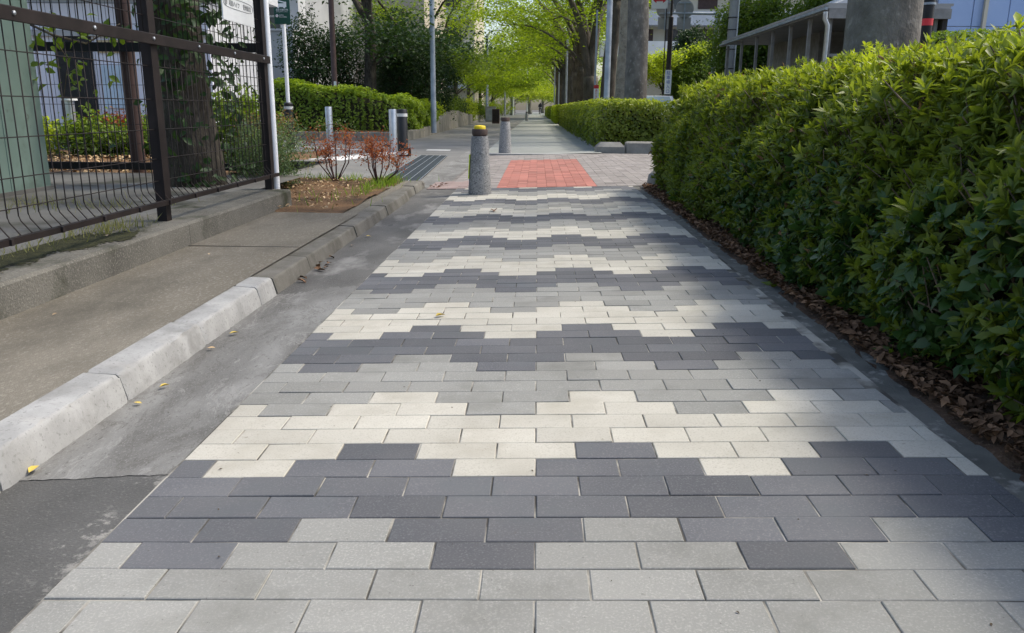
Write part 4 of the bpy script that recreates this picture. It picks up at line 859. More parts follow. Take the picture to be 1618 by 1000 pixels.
def forked(x, y, label, seed):
    e = tree('zelkova_tree', label, x, y, 0, .44, 2.4, 13, 6.0, 5, 9500, .15, M['leaf_zelkova'], M['bark_dark'], seed, lean=(0, 0), group=ZK, elev=(80, 25), low=1, sig=.5, az0=math.pi); return e
forked(2.6, 41.5, 'big forked trunk splitting low into leaning limbs', 12)
yk = 48.5
for i, lb in enumerate(('next trunk beyond the big forked tree', 'second trunk beyond the big forked tree', 'third trunk beyond the big forked tree', 'fourth trunk beyond the big forked tree', 'fifth trunk beyond the big forked tree', 'sixth trunk beyond the big forked tree')):
    tree('zelkova_tree', lb, 2.6 + random.uniform(-.15, .15), yk, 0, .40, 3.2, 13, 6.2, 6, 8000, .16 + .012 * i, M['leaf_zelkova'], M['bark_dark'], 30 + i, lean=(random.uniform(-.06, .02), 0), group=ZK, elev=(74, 15), low=1, sig=.55, az0=math.pi); yk += 7.5 + i * 1.4
LT = 'trees along the left lane'
for i, (x, y, lb, mat) in enumerate(((-5.4, 27.0, 'sturdy tree with a thick straight trunk behind the broad clipped hedge', 'leaf_dark'), (-5.6, 38, 'leafy tree leaning over the stone wall', 'leaf_mid'), (-5.8, 47, 'airy tree behind the dark evergreen shrub', 'leaf_zelkova'), (-5.6, 57, 'bright airy tree over the left lane', 'leaf_zelkova'), (-5.6, 68, 'tree over the left lane, beyond the bright airy one', 'leaf_zelkova'), (-5.5, 80, 'distant tree over the left lane', 'leaf_zelkova'), (-5.2, 96, 'farthest tree over the left lane', 'leaf_zelkova'))):
    tree('roadside_tree', lb, x, y, .2, .21 if i == 0 else .17, 2.6 if i else 3.4, 9.5, 4.6 if i else 3.4, 6, 6800 if i else 9000, (.14 + .012 * i), M[mat], M['bark_rough'], 60 + i, group=LT, elev=(62, 5), low=3, sig=.5)
for i, (x, y, lb) in enumerate(((-3.6, 118, 'low leafy tree over the far end of the lane'), (3.4, 122, 'low leafy tree beside the far end of the footpath'), (-6.5, 108, 'leafy tree behind the short pale post'), (1.0, 170, 'hazy tree dead ahead at the end of the avenue'), (5.5, 165, 'hazy tree right of the avenue end'), (-5, 175, 'hazy tree left of the avenue end'))):
    tree('avenue_tree', lb, x, y, 0, .3, 3.0, 12, 6.5, 7, 9000, .26, M['leaf_zelkova' if i % 2 else 'leaf_lime'], M['bark_grey'], 120 + i, low=3, sig=.8, elev=(60, 0))
tree('avenue_tree', 'bright green tree closing the far end of the avenue', -1.5, 150, 0, .4, 3.5, 16, 9, 7, 9000, .34, M['leaf_lime'], M['bark_grey'], 90, low=3, sig=1.0, elev=(60, 5))
tree('avenue_tree', 'dense green tree at the far end, right of the bright one', 9.5, 140, 0, .4, 3.5, 17, 9, 7, 9000, .34, M['leaf_zelkova'], M['bark_grey'], 91, low=3, sig=1.0, elev=(60, 5))
tree('avenue_tree', 'dense green tree at the far end, left of the bright one', -12, 140, 0, .4, 3.5, 17, 9, 7, 9000, .34, M['leaf_mid'], M['bark_grey'], 92, low=3, sig=1.0, elev=(60, 5))

# tall thin-stemmed screen shrubs behind the broad hedge
for i, (x, y, h) in enumerate(((-7.3, 26.6, 3.2), (-6.4, 27.4, 2.9), (-4.7, 28.6, 2.9), (-4.2, 30.0, 2.7), (-5.2, 30.5, 3.2))):
    bush('screen_shrub', ('tall dark shrub at the corner of the grey apartment block', 'tall dark shrub just left of the sturdy trunk', 'tall dark shrub just right of the sturdy trunk', 'tall dark shrub beside the galvanised lamp pole', 'tall dark shrub behind the sturdy trunk')[i], x, y, .3, (.75, .8, h / 2), 8000, .10, M['leaf_dark'] if i else M['leaf_dark'], M['twig'], 200 + i, 18, 'tall screen shrubs', nclump=110, csig=.17, young=(0, .5), zc=h / 2 + .2, sr=.03)
bush('evergreen_shrub', 'dense dark rounded evergreen beyond the lamp pole', -4.55, 36, .3, (1.1, 1.1, 1.65), 13000, .11, M['leaf_dark'], M['twig'], 221, 8, nclump=110, csig=.2, young=(0, .3))
for i, (x, y, rx, rz, mt, lb) in enumerate(((-4.35, 33.3, .55, .32, 'leaf_lime', 'small yellow green shrub on top of the stone wall'), (-4.4, 38.2, .6, .45, 'leaf_mid', 'low green shrub spilling over the stone wall'), (-4.5, 41.0, .9, .60, 'leaf_mid', 'rounded green shrub behind the stone wall'), (-4.6, 45.0, .9, .55, 'leaf_dark', 'dark low shrub past the rounded green one'), (-4.7, 50, 1.2, .7, 'leaf_lime', 'bright shrub by the far end of the stone wall'), (-4.4, 57, 1.1, .6, 'leaf_mid', 'green shrub beside the second lamp pole'), (-4.2, 66, 1.3, .7, 'leaf_lime', 'bright shrub by the third lamp pole'), (-4.1, 95, 1.5, .8, 'leaf_lime', 'bright shrub beside the short pale post'))):
    bush('shrub', lb, x, y, .35 if y < 50 else .1, (rx, rx, rz), 3800, .075 if y < 42 else .11, M[mt], M['twig'], 240 + i, 5, 'shrubs above the stone wall', nclump=60, csig=.12, young=(.1, .8))

# ivy-clad trunk behind the fence
iv = tree('ivy_tree', 'rough dark trunk with climbing leaves behind the mesh fence', -3.14, 7.35, .06, .228, 3.4, 8.5, 3.2, 5, 5000, .14, M['leaf_mid'], M['bark_rough'], 14, lean=(0, 0), sides=18, wob=.08)
n = 420; az = rng.uniform(-2.6, .6, n); hz = np.concatenate([rng.uniform(.95, 1.75, 300), rng.uniform(.1, 1.0, 120)]); rr = .27 + rng.exponential(.10, n)
Pv = np.stack([np.cos(az) * rr + .12, np.sin(az) * rr, hz], 1); tvv = [leaf_template(.105, .055, .35, .2)]
V, F, Y = scatter(tvv, Pv, unit(n) * .6 + np.stack([np.cos(az), np.sin(az), np.full(n, .2)], 1), rng.uniform(.5, 1.15, n), rng.uniform(0, .5, n))
link(bpy.data.objects.new('ivy_leaves', np_mesh('ivy_leaves', V, F, M['leaf_dark'], young=Y)), iv)
# climbing branch with broad leaves beside the green shed
cb = empty('climbing_branch', (-4.0, 6.9, 1.0), 'broad leaved branch hanging beside the green shed', 'branch')
mb = MB(); mb.tube([(-.3, .1, .52), (.0, 0, .40), (.3, -.05, .33), (.62, -.1, .48)], [.012, .01, .008, .004], 5); mb.tube([(.0, 0, .40), (.12, -.03, .2), (.05, -.05, -.12)], [.008, .006, .003], 5); mb.build('stem', M['twig'], cb, True)
n = 60; Pv = np.concatenate([np.stack([rng.uniform(-.25, .65, 26), rng.normal(-.03, .06, 26), rng.uniform(.34, .56, 26)], 1), np.stack([rng.normal(.12, .16, 34), rng.normal(-.03, .06, 34), rng.normal(.08, .14, 34)], 1)])
V, F, Y = scatter([leaf_template(.12, .062, .3, .2)], Pv, unit(n) * .8 + np.array([0, -.5, .6]), rng.uniform(.6, 1.1, n), rng.uniform(.1, .7, n)); link(bpy.data.objects.new('leaves', np_mesh('leaves', V, F, M['leaf_mid'], young=Y)), cb)

# ================================================================== soil bed plants
def red_shrub(label, x, y, h, seed, branches):
    R = random.Random(seed); e = empty('red_shrub', (x, y, .045), label, 'shrub', 'red leaved shrubs in the soil bed'); mb = MB(); tips = []
    for i in range(branches):
        a = R.uniform(0, 6.28); q = R.uniform(.08, .27); tz = h * R.uniform(.6, 1.0); mid = (math.cos(a) * q * .8, math.sin(a) * q * .5, tz * .4); tp = (math.cos(a) * q, math.sin(a) * q * .7, tz)
        mb.tube([(0, 0, -.03), mid, tp], [.010, .007, .003], 5); tips.append(tp)
        for j in range(5):
            t = R.uniform(.15, .95); b = tuple(mid[k] + (tp[k] - mid[k]) * t for k in range(3)); s = (b[0] + R.uniform(-.09, .09), b[1] + R.uniform(-.09, .09), b[2] + R.uniform(.03, .12)); mb.tube([b, s], [.004, .002], 4); tips.append(s)
    mb.build('stems', M['twig_red'], e, True); T = np.array(tips); n = len(T) * 30; idx = rng.integers(0, len(T), n); Pq = T[idx] + rng.normal(size=(n, 3)) * .045 - np.array([0, 0, .03])
    V, F, Y = scatter([leaf_template(.030, .014, .2, .2, False)], Pq, unit(n) + np.array([0, 0, .5]), rng.uniform(.6, 1.2, n), rng.uniform(0, 1, n)); link(bpy.data.objects.new('leaves', np_mesh('leaves', V, F, M['leaf_red'], young=Y)), e)
red_shrub('red leaved shrub nearer the grey feathery bush', -2.22, 8.98, .56, 1, 7)
red_shrub('red leaved shrub nearer the kerb end', -1.70, 8.70, .50, 2, 8)
bush('feathery_bush', 'grey green feathery bush at the foot of the white pole', -2.80, 8.45, .05, (.42, .40, .34), 7500, .035, M['leaf_grey'], M['twig'], 301, 9, nclump=90, csig=.07, young=(0, .7), sr=.006, width=.35)
bush('dry_bush', 'small dry brown bush above the feathery bush', -2.95, 9.0, .3, (.32, .25, .17), 900, .035, M['leaf_brown'], M['twig'], 302, 9, nclump=40, csig=.06, sr=.006, zc=.3)
e = empty('arching_spray', (-2.7, 8.8, .3), 'thin arching spray of small pale leaves over the feathery bush', 'branch'); mb = MB(); arc = [(0, 0, 0), (.15, 0, .22), (.34, .02, .34), (.55, .02, .37), (.78, .02, .28)]; mb.tube(arc, [.005, .004, .003, .003, .002], 5); mb.build('stem', M['twig'], e, True)
n = 150; t = rng.uniform(0.3, 4, n); A_ = np.array(arc); Pq = np.stack([np.interp(t, range(5), A_[:, k]) for k in range(3)], 1) + rng.normal(size=(n, 3)) * .05; V, F, Y = scatter([leaf_template(.04, .012, .2, .2, False)], Pq, unit(n) + np.array([0, 0, .5]), rng.uniform(.5, 1.1, n), rng.uniform(.2, 1, n)); link(bpy.data.objects.new('leaves', np_mesh('leaves', V, F, M['leaf_grey'], young=Y)), e)

def grass_patch(name, pts, mat, hgt, label=None):
    n = len(pts); P = np.array(pts); D = unit(n) * .55 + np.array([0, 0, 1.0]); L = hgt * rng.uniform(.4, 1.2, n); R = frames(D, rng.uniform(0, 6.28, n))
    t = np.array([(-.035, 0, 0), (.035, 0, 0), (.025, .06, .55), (-.025, .06, .55), (0, .28, 1.0)]); v = np.einsum('nij,vj->nvi', R, t) * L[:, None, None] + P[:, None, :]
    f = np.array([(0, 1, 2), (0, 2, 3), (3, 2, 4)])[None] + (np.arange(n) * 5)[:, None, None]
    o = bpy.data.objects.new(name, np_mesh(name, v.reshape(-1, 3), f.reshape(-1, 3), mat, young=np.repeat(rng.uniform(0, 1, n), 5))); link(o); tag(o, label, 'grass' if label else None, kind='stuff'); return o
def gpts(cx, cy, sx, sy, n, z): return [(random.gauss(cx, sx), random.gauss(cy, sy), z) for _ in range(n)]
grass_patch('grass', gpts(-1.62, 8.75, .08, .28, 420, .045) + gpts(-1.66, 8.0, .06, .4, 160, .045) + gpts(-2.3, 9.1, .4, .08, 260, .045) + gpts(-2.9, 8.2, .25, .2, 90, .045) + gpts(-2.0, 7.0, .3, .3, 60, .045), M['grass'], .10, 'fresh green grass sprouting along the edge of the soil bed')
grass_patch('grass', gpts(-2.30, 4.35, .07, .14, 160, .182) + gpts(-3.4, 5.6, .35, .2, 220, .15) + gpts(-2.38, 3.4, .05, .7, 200, .182), M['grass_dry'], .075, 'dry grass tufts on the wall top and the yard behind the fence')
grass_patch('ground_cover', gpts(-6.0, 9.6, 1.2, .5, 150, .1) + gpts(-4.0, 9.4, .5, .4, 60, .1), M['grass_dry'], .12, 'thin weeds in the leaf litter behind the rear fence')

# litter
def litter(name, pts, mat, size, label, tilt=.35):
    n = len(pts); P = np.array(pts); D = unit(n) * tilt + np.array([0, 0, 1.0]); v, f = leaf_template(1.0, .48, .18, .25); v = v - np.array([0, .5, 0])
    V, F, Y = scatter([(v, f)], P, D, size * rng.uniform(.5, 1.3, n), np.zeros(n)); o = bpy.data.objects.new(name, np_mesh(name, V, F, mat, young=Y)); link(o); return tag(o, label, 'leaf litter', kind='stuff')
litter('leaf_litter', [(1.14 + abs(random.gauss(0, .13)), random.uniform(1.2, 8.9), .042 + random.uniform(0, .03)) for _ in range(6200)], M['litter'], .036, 'brown leaf litter along the foot of the tall hedge', .6)
litter('leaf_litter', [(random.uniform(-3.3, -1.6), random.uniform(6.3, 9.2), .075 + random.uniform(0, .01)) for _ in range(560)], M['litter_pale'], .042, 'pale fallen leaves on the soil bed beside the kerb', .4)
litter('leaf_litter', [(random.uniform(-11, -3.7), random.uniform(8.6, 12.5), .135 + random.uniform(0, .01)) for _ in range(2200)], M['litter_pale'], .075, 'orange and pale leaf litter behind the rear fence', .4)
litter('leaf_litter', [(-1.16 + random.gauss(0, .04), 9.45 + random.gauss(0, .12), -.02) for _ in range(16)] + [(-1.21 + random.gauss(0, .02), 4.35 + random.gauss(0, .25), -.03) for _ in range(12)], M['litter'], .05, 'small drifts of dry leaves in the gutter by the kerb', .5)
deb = [(random.uniform(-1.2, 1.0), random.uniform(1.15, 8.5) ** 1.0) for _ in range(150)]
litter('debris', [(x, y, gz(x) + (.002 if x > -.88 else -.006)) for x, y in deb], M['debris'], .008, 'tiny dark crumbs and twigs scattered over the paving', .15)
lf = [(-1.235, 1.83, 'leaf_yellow', .055, 'greenish yellow leaf against the nearest white kerb stone'), (-1.215, 2.28, 'leaf_yellow', .035, 'small yellow leaf below the second white kerb stone'), (-1.20, 2.42, 'leaf_yellow', .045, 'yellow leaf at the joint of the second and third kerb stones'), (-1.19, 2.86, 'litter_pale', .04, 'tan leaf below the third white kerb stone'), (-1.18, 3.08, 'leaf_yellow', .055, 'bright yellow leaf just past the third kerb joint'), (-.415, 3.27, 'leaf_yellow', .065, 'curled yellow leaf lying on the cream pavers'), (.965, 1.37, 'litter_pale', .045, 'dry tan leaf lying on a grey paver, lower right'), (-.36, 6.95, 'litter', .14, 'long dry brown leaf on the pavers in front of the bollard'), (-1.19, 5.6, 'leaf_yellow', .05, 'yellow leaf in the gutter beside the old kerb'), (-1.2, 5.2, 'litter_pale', .06, 'tan leaf in the gutter beside the old kerb'), (-1.86, 3.0, 'litter_pale', .03, 'pale leaf at the foot of the low wall, far left'), (-1.80, 4.35, 'litter_pale', .03, 'pale leaf on the brown slab by the wall joint'), (-2.22, 4.1, 'litter_pale', .04, 'pale leaf on the wall top in front of the fence post')]
for x, y, mt, s, lb in lf:
    s *= .75; v, f = leaf_template(s, s * .55, random.uniform(.0, .12), random.uniform(.08, .3)); z = (.19 if x < -2.03 else .052 if x < -1.4 else gz(x) - (.004 if x < -.9 else -.004))
    me = np_mesh('fallen_leaf', v, f, M[mt], True, young=np.zeros(len(v))); o = bpy.data.objects.new('fallen_leaf', me); o.location = (x, y, z + .005); o.rotation_euler = (random.uniform(-.1, .1), random.uniform(-.12, .12), random.uniform(0, 6.28)); link(o); tag(o, lb, 'leaf', 'single fallen leaves')

# ================================================================== buildings and background, left
ap = empty('apartment_block', (-8.4, 29.6, 0), 'pale grey apartment block with a balcony above the broad hedge', 'building')
part('wall', M['render_grey'], ap, -9, 0, .95, 9, 0, 9)
part('corner_pier', M['render_white'], ap, -.62, .03, .0, .94, 2.0, 9)
pp = part('balcony_parapet', M['render_grey'], ap, -1.0, .02, -.75, .0, 1.3, 3.35, .02)
part('coping', M['render_white'], ap, -1.04, .06, -.79, .04, 3.353, 3.42)
part('drip_line', M['dark_wall'], ap, -1.005, .026, -.756, .004, 2.18, 2.20)
part('parapet_vent', M['glass_dark'], ap, .021, .026, -.42, -.28, 2.75, 2.92)
bf = part('balcony_slab', M['render_white'], ap, -9, -1.04, -.75, .9, 1.75, 2.05)
fp = part('balcony_screen', M['frosted'], ap, -3.2, -1.45, -.72, -.68, 2.12, 3.42); part('screen_frame', M['white'], fp, -3.2, -1.40, -.735, -.722, 3.42, 3.46); part('screen_frame', M['white'], fp, -1.45, -1.40, -.735, -.722, 2.06, 3.42); part('screen_frame', M['white'], fp, -3.2, -1.40, -.735, -.722, 2.06, 2.12)
w = part('window', M['glass_dark'], ap, -3.8, -.95, .93, .945, 2.05, 4.6)
for a in (-3.7, -2.4): part('curtain', M['curtain'], w, a, a + .95, .90, .928, 2.1, 4.1)
for a in (-3.8, -2.55, -1.35): part('mullion', M['white'], w, a, a + .06, .87, .92, 2.05, 4.6)
part('transom', M['white'], w, -3.8, -.95, .865, .90, 3.95, 4.02)
part('upper_slab', M['render_white'], ap, -9, -.65, -.75, .9, 4.6, 4.9)
b2 = empty('beige_apartment_block', (-9.5, 44, 0), 'beige apartment block glimpsed through the trees', 'building')
part('wall', M['render_beige'], b2, -6, 3.6, 0, 10, 0, 14)
for iz in range(4):
    for ix in range(3):
        w = part('window', M['glass_dark'], b2, -5 + ix * 2.9, -3.2 + ix * 2.9, -.03, -.01, 1.2 + iz * 3, 2.8 + iz * 3); part('sill', M['render_white'], w, -5.05 + ix * 2.9, -3.15 + ix * 2.9, -.1, -.01, 1.08 + iz * 3, 1.18 + iz * 3)
b3 = empty('tall_cream_block', (-10.5, 78, 0), 'tall cream apartment block far behind the left trees', 'building')
part('wall', M['render_cream'], b3, -6, 4.6, 0, 14, 0, 24)
for iz in range(7):
    part('balcony', M['render_white'], b3, -6, 4.4, -1.0, 0, 2.6 + iz * 3, 3.6 + iz * 3); part('window', M['glass_dark'], b3, -5, 3.4, -.04, -.01, 3.7 + iz * 3, 5.3 + iz * 3)
# lilac hut seen through the fence
hu = empty('lilac_hut', (-7.6, 14.2, .05), 'lilac panelled hut with notices seen through the mesh fence', 'building')
for k in range(7): part('panel', M['lilac'], hu, -3.2 + k * .75, -3.2 + k * .75 + .742, 0, .06, .35, 2.45)
part('plinth', M['render_grey'], hu, -3.2, 2.05, -.01, .3, 0, .35); part('wall', M['render_white'], hu, -3.2, 2.05, .065, 3.0, .35, 2.75)
part('doorway', M['black_metal'], hu, -.62, .02, -.02, .0, .30, 2.0)
part('lintel', M['render_grey'], hu, -3.2, 2.05, -.06, -.005, 1.92, 2.02)
rf_ = part('roof', M['render_white'], hu, -3.4, 2.3, -.2, 3.1, 2.75, 2.95); part('gutter', M['dark_wall'], rf_, -1.1, 2.3, -.28, -.205, 2.62, 2.78)
for x0, x1, z0, z1, mt in ((.12, .55, 1.66, 1.86, 'notice_tan'), (.72, 1.12, 1.70, 1.98, 'notice_lime'), (.15, .6, .75, 1.45, 'notice_blue'), (-1.9, -1.5, 1.3, 1.7, 'white')): part('notice', M[mt], hu, x0, x1, -.03, -.006, z0, z1)
hb = empty('hut_bollard', (-7.35, 12.9, .05), 'short steel bollard before the dark doorway of the hut', 'bollard'); smooth_angle(MB().lathe([(.07, 0), (.07, .86)], 14).build('shaft', M['steel'], hb)); smooth_angle(MB().lathe([(.12, .86), (.12, .89)], 14).build('cap', M['white'], hb))
for i, (x, y, r, h, mt, lb) in enumerate(((-7.6, 12.0, .55, .24, 'leaf_lime', 'bright leafy shrub left of the hut bollard'), (-6.6, 12.1, .6, .25, 'leaf_mid', 'green leafy shrub behind the rear fence'), (-5.75, 12.4, .5, .22, 'leaf_mid', 'green shrub beside the brown post'), (-6.0, 13.4, .45, .29, 'leaf_red', 'orange shrub against the lilac hut'), (-7.0, 13.5, .3, .28, 'leaf_red', 'rust brown shrub against the lilac hut'), (-8.4, 12.2, .5, .32, 'leaf_lime', 'yellow green shrub next to the green shed'), (-4.6, 10.9, .7, .45, 'leaf_mid', 'leafy shrub seen behind the ivy trunk'), (-3.7, 10.2, .5, .45, 'leaf_mid', 'bright shrub between the ivy trunk and the white pole'))):
    bush('shrub', lb, x, y, .12, (r, r * .7, h), 2600, .085, M[mt], M['twig'], 400 + i, 6, 'shrubs around the lilac hut', nclump=45, csig=.09, young=(.1, .8), sr=.01)
ub = empty('utility_box', (-3.15, 56, -.03), 'grey utility cabinet on the left of the lane', 'cabinet'); part('case', M['concrete_pole'], ub, -.35, .35, -.25, .25, 0, .95, .02); part('door', M['steel_dull'], ub, -.3, .3, -.262, -.252, .1, .88); part('cap', M['concrete_pole'], ub, -.38, .38, -.28, .28, .955, 1.0)
ub = empty('utility_box', (-2.5, 50, -.03), 'brown utility cabinet just left of the brown capped bollard', 'cabinet'); part('case', M['brown_post'], ub, -.22, .22, -.2, .2, 0, .85, .02); part('door', M['dark_brown'], ub, -.18, .18, -.212, -.202, .1, .78)

# ================================================================== background, right
cw = empty('covered_walkway', (6.05, 16, -.05), 'grey covered walkway with slim posts and a corrugated roof', 'walkway')
Yn, Yf = 1.8, 11.6
mb = MB(); n = 84
for k in range(n):
    y = Yn + (Yf - Yn) * k / n; mb.box(-.16, 2.4, y, y + (Yf - Yn) / n * .55, 2.995, 3.04)
mb.build('corrugation', M['roof_sheet'], cw); part('roof', M['roof_sheet'], cw, -.12, 2.35, Yn, Yf, 2.94, 2.994); part('fascia', M['grey_wood'], cw, -.16, -.121, Yn, Yf, 2.87, 2.99); part('gutter', M['steel_dull'], cw, -.23, -.165, Yn - .1, Yf, 2.90, 2.955)
part('end_beam', M['grey_wood'], cw, -.12, 2.35, Yn - .06, Yn - .005, 2.74, 2.93)
for k, y in enumerate((1.9, 3.2, 4.6, 6.1, 7.7, 9.4, 11.2)):
    part('post', M['grey_wood'], cw, -.05, .02, y, y + .08, 0, 2.87); part('post', M['grey_wood'], cw, 2.1, 2.17, y, y + .08, 0, 2.93)
smooth_angle(MB().tube([(-.2, 1.72, 2.86), (-.2, 1.72, 2.72), (-.12, 1.75, 2.6), (-.12, 1.75, 0)], .05, 10).build('downpipe', M['steel'], cw), 60)
part('rail', M['grey_wood'], cw, -.03, 2.2, 1.92, 1.97, 2.0, 2.06); part('back_wall', M['dark_wall'], cw, 2.22, 2.32, Yn, Yf, 0, 2.9)
for k in range(5): part('batten', M['grey_wood'], cw, 2.16, 2.215, 2.6 + k * 1.9, 2.68 + k * 1.9, 0, 2.9)
gr_ = empty('grey_gable_house', (9.0, 23, 0), 'low grey gabled roof behind the covered walkway', 'building')
part('wall', M['grey_wood'], gr_, -1.5, 1.1, 0, 5, 0, 3.2); MB().add([(-2.1, -.3, 3.22), (1.4, -.3, 4.7), (1.4, 5.2, 4.7), (-2.1, 5.2, 3.22), (-2.1, -.3, 3.10), (1.4, -.3, 4.58), (1.4, 5.2, 4.58), (-2.1, 5.2, 3.10)], [(0, 1, 2, 3), (7, 6, 5, 4), (0, 4, 5, 1), (1, 5, 6, 2), (2, 6, 7, 3), (3, 7, 4, 0)]).build('roof', M['render_white'], gr_)
blb = empty('blue_panel_building', (11.4, 25, 0), 'pale blue panelled building at the upper right', 'building')
part('core', M['render_white'], blb, 0, 14, .05, 12, 0, 12)
for ix in range(9):
    for iz in range(7): part('panel', M['blue_panel'], blb, .02 + ix * 1.02, .02 + ix * 1.02 + 1.0, 0, .045, .1 + iz * 1.05, .1 + iz * 1.05 + 1.03, .006)
part('side_return', M['render_grey'], blb, -.9, -.005, .1, 6, 0, 12); part('downpipe', M['render_cream'], blb, 1.28, 1.38, -.14, -.04, 0, 12)
blk = empty('black_pole', (5.36, 12.0, 0), 'black pole with a red band right of the thick near trunk', 'pole'); smooth_angle(MB().lathe([(.075, 0), (.075, 5)], 14).build('shaft', M['black_metal'], blk)); smooth_angle(MB().lathe([(.078, 2.0), (.078, 2.09)], 14).build('band', M['red'], blk)); smooth_angle(MB().lathe([(.085, 2.27), (.085, 2.30)], 14).build('clamp', M['steel_dull'], blk))
path_hedge('hedge', 'raised dark hedge below the pale blue building', [(6.0, 14.3), (9.5, 14.3)], .55, [2.05, 2.25], 9000, .07, M['leaf_mid'], .5, 0)
ob = empty('orange_sign', (8.02, 14.1, 0), 'small orange sign at the right edge above the hedge', 'sign'); part('board', M['orange'], ob, -.1, .3, -.6, -.57, 2.0, 2.6); part('post', M['steel'], ob, .08, .13, -.565, -.52, 0, 2.6)

# sign gantry, poles, trees, car and flats behind
sgn = empty('sign_gantry', (7.75, 38, -.05), 'pale post with a long arm carrying round sign backs', 'sign')
smooth_angle(MB().tube([(0, 0, 0), (.12, 0, 5.2)], [.13, .10], 14).build('pole', M['steel_dull'], sgn)); smooth_angle(MB().tube([(.12, 0, 5.0), (-2.2, 0, 5.03)], .06, 10).build('arm', M['steel_dull'], sgn))
for cx in (-2.2, -1.36):
    dsc = MB().lathe([(.40, 0), (.40, .02)], 28).build('round_sign', M['concrete_pole'], sgn, loc=(cx, -.02, 5.2)); dsc.rotation_euler = (math.pi / 2, 0, 0)
    for q in (-.22, .22): part('bracket', M['steel_dull'], sgn, cx - .28, cx + .28, -.075, -.045, 5.2 + q, 5.26 + q)
    part('sign_plate', M['concrete_pole'], sgn, cx - .3, cx + .3, -.04, -.02, 4.35, 4.85); part('hanger', M['steel_dull'], sgn, cx - .03, cx + .03, -.10, -.078, 4.3, 5.5)
dp = empty('dark_pole', (5.6, 36.5, -.05), 'dark pole with a small blue lettered sign in front of the light green tree', 'pole'); smooth_angle(MB().lathe([(.115, 0), (.10, 4.7), (.05, 4.75), (.05, 7)], 12).build('shaft', M['dark_brown'], dp))
sb = part('sign_plate', M['white'], dp, -.15, .13, -.145, -.125, 1.55, 2.55); 
for k, ch in enumerate('駐車場入口'): text('lettering', ch, .17, M['blue_sign'], sb, (-.01, -.148, 2.37 - k * .19), RS, 'CENTER')
ar = empty('arrow_sign', (5.22, 37.5, 5.15), 'small white sign with a red double arrow at the top edge', 'sign'); part('plate', M['white'], ar, -.35, .35, 0, .02, -.05, .6)
MB().add([(-.28, -.004, .28), (-.14, -.004, .18), (-.14, -.004, .25), (.14, -.004, .25), (.14, -.004, .18), (.28, -.004, .28), (.14, -.004, .38), (.14, -.004, .31), (-.14, -.004, .31), (-.14, -.004, .38)], [tuple(range(10))]).build('arrow', M['red'], ar); MB().box(.30, .34, .0, .05, -5.2, -.0).build('post', M['dark_brown'], ar)
up = empty('utility_pole', (6.72, 30, -.05), 'tall concrete utility pole beside the covered walkway', 'pole'); smooth_angle(MB().tube([(0, 0, 0), (.05, 0, 9)], [.17, .13], 16).build('shaft', M['concrete_pole'], up))
smooth_angle(MB().tube([(.16, -.05, 0), (.20, -.05, 8)], .025, 8).build('conduit', M['white'], up))
for z in (2.3, 2.95, 3.6, 4.0): smooth_angle(MB().lathe([(.175, z), (.175, z + .03)], 14).build('band', M['black_metal'], up))
tree('garden_tree', 'light green rounded tree behind the dark pole', 6.9, 45, 0, .14, 1.5, 5.0, 1.6, 7, 11000, .15, M['leaf_lime'], M['bark_rough'], 71, sig=.35, elev=(60, 20), low=1)
bush('conifer', 'dark layered conifer behind the sign gantry', 9.0, 50, 1.8, (1.05, 1.05, 1.8), 15000, .15, M['leaf_dark'], M['bark_rough'], 72, 6, cat='tree', nclump=70, csig=.22, young=(0, .2))
bush('broadleaf_tree', 'dark green broad tree left of the covered walkway', 8.4, 44, .0, (1.6, 1.4, 1.9), 19000, .17, M['leaf_mid'], M['bark_rough'], 73, 7, cat='tree', nclump=90, csig=.28, young=(0, .35))
bush('broadleaf_tree', 'tall green tree rising over the corrugated roof', 9.2, 36, 1.6, (2.1, 1.8, 1.9), 24000, .17, M['leaf_mid'], M['bark_rough'], 74, 7, cat='tree', nclump=110, csig=.3, young=(0, .45))
bush('broadleaf_tree', 'green tree over the corrugated roof next to the gable', 10.6, 32, 1.6, (1.6, 1.5, 1.7), 18000, .17, M['leaf_mid'], M['bark_rough'], 75, 7, cat='tree', nclump=90, csig=.28, young=(0, .45))
bush('shrub', 'tall leafy plant beside the walkway downpipe', 7.0, 17.0, 0, (.45, .4, 1.3), 3500, .10, M['leaf_mid'], M['twig'], 76, 8, nclump=50, csig=.12, zc=1.4)
bush('shrub', 'dark shrub below the concrete utility pole', 7.2, 34, 0, (.9, .9, 1.0), 6000, .12, M['leaf_dark'], M['twig'], 77, 6, nclump=60, csig=.18)
fl = empty('cream_flats', (9.0, 72, 0), 'cream block of flats with balconies at the top right', 'building'); part('wall', M['render_cream'], fl, -1.5, 14, 0, 12, 0, 20)
for iz in range(5):
    part('balcony', M['render_white'], fl, -1.5, 14, -1.4, -.01, 4.6 + iz * 3, 5.7 + iz * 3)
    for ix in range(5): part('window', M['glass_dark'] if ix % 2 else M['brown_post'], fl, -1.0 + ix * 2.6, .6 + ix * 2.6, -.05, -.02, 6.0 + iz * 3, 7.4 + iz * 3)
part('canopy', M['white'], fl, -4, 14, -3.2, -2.0, 5.0, 6.2)
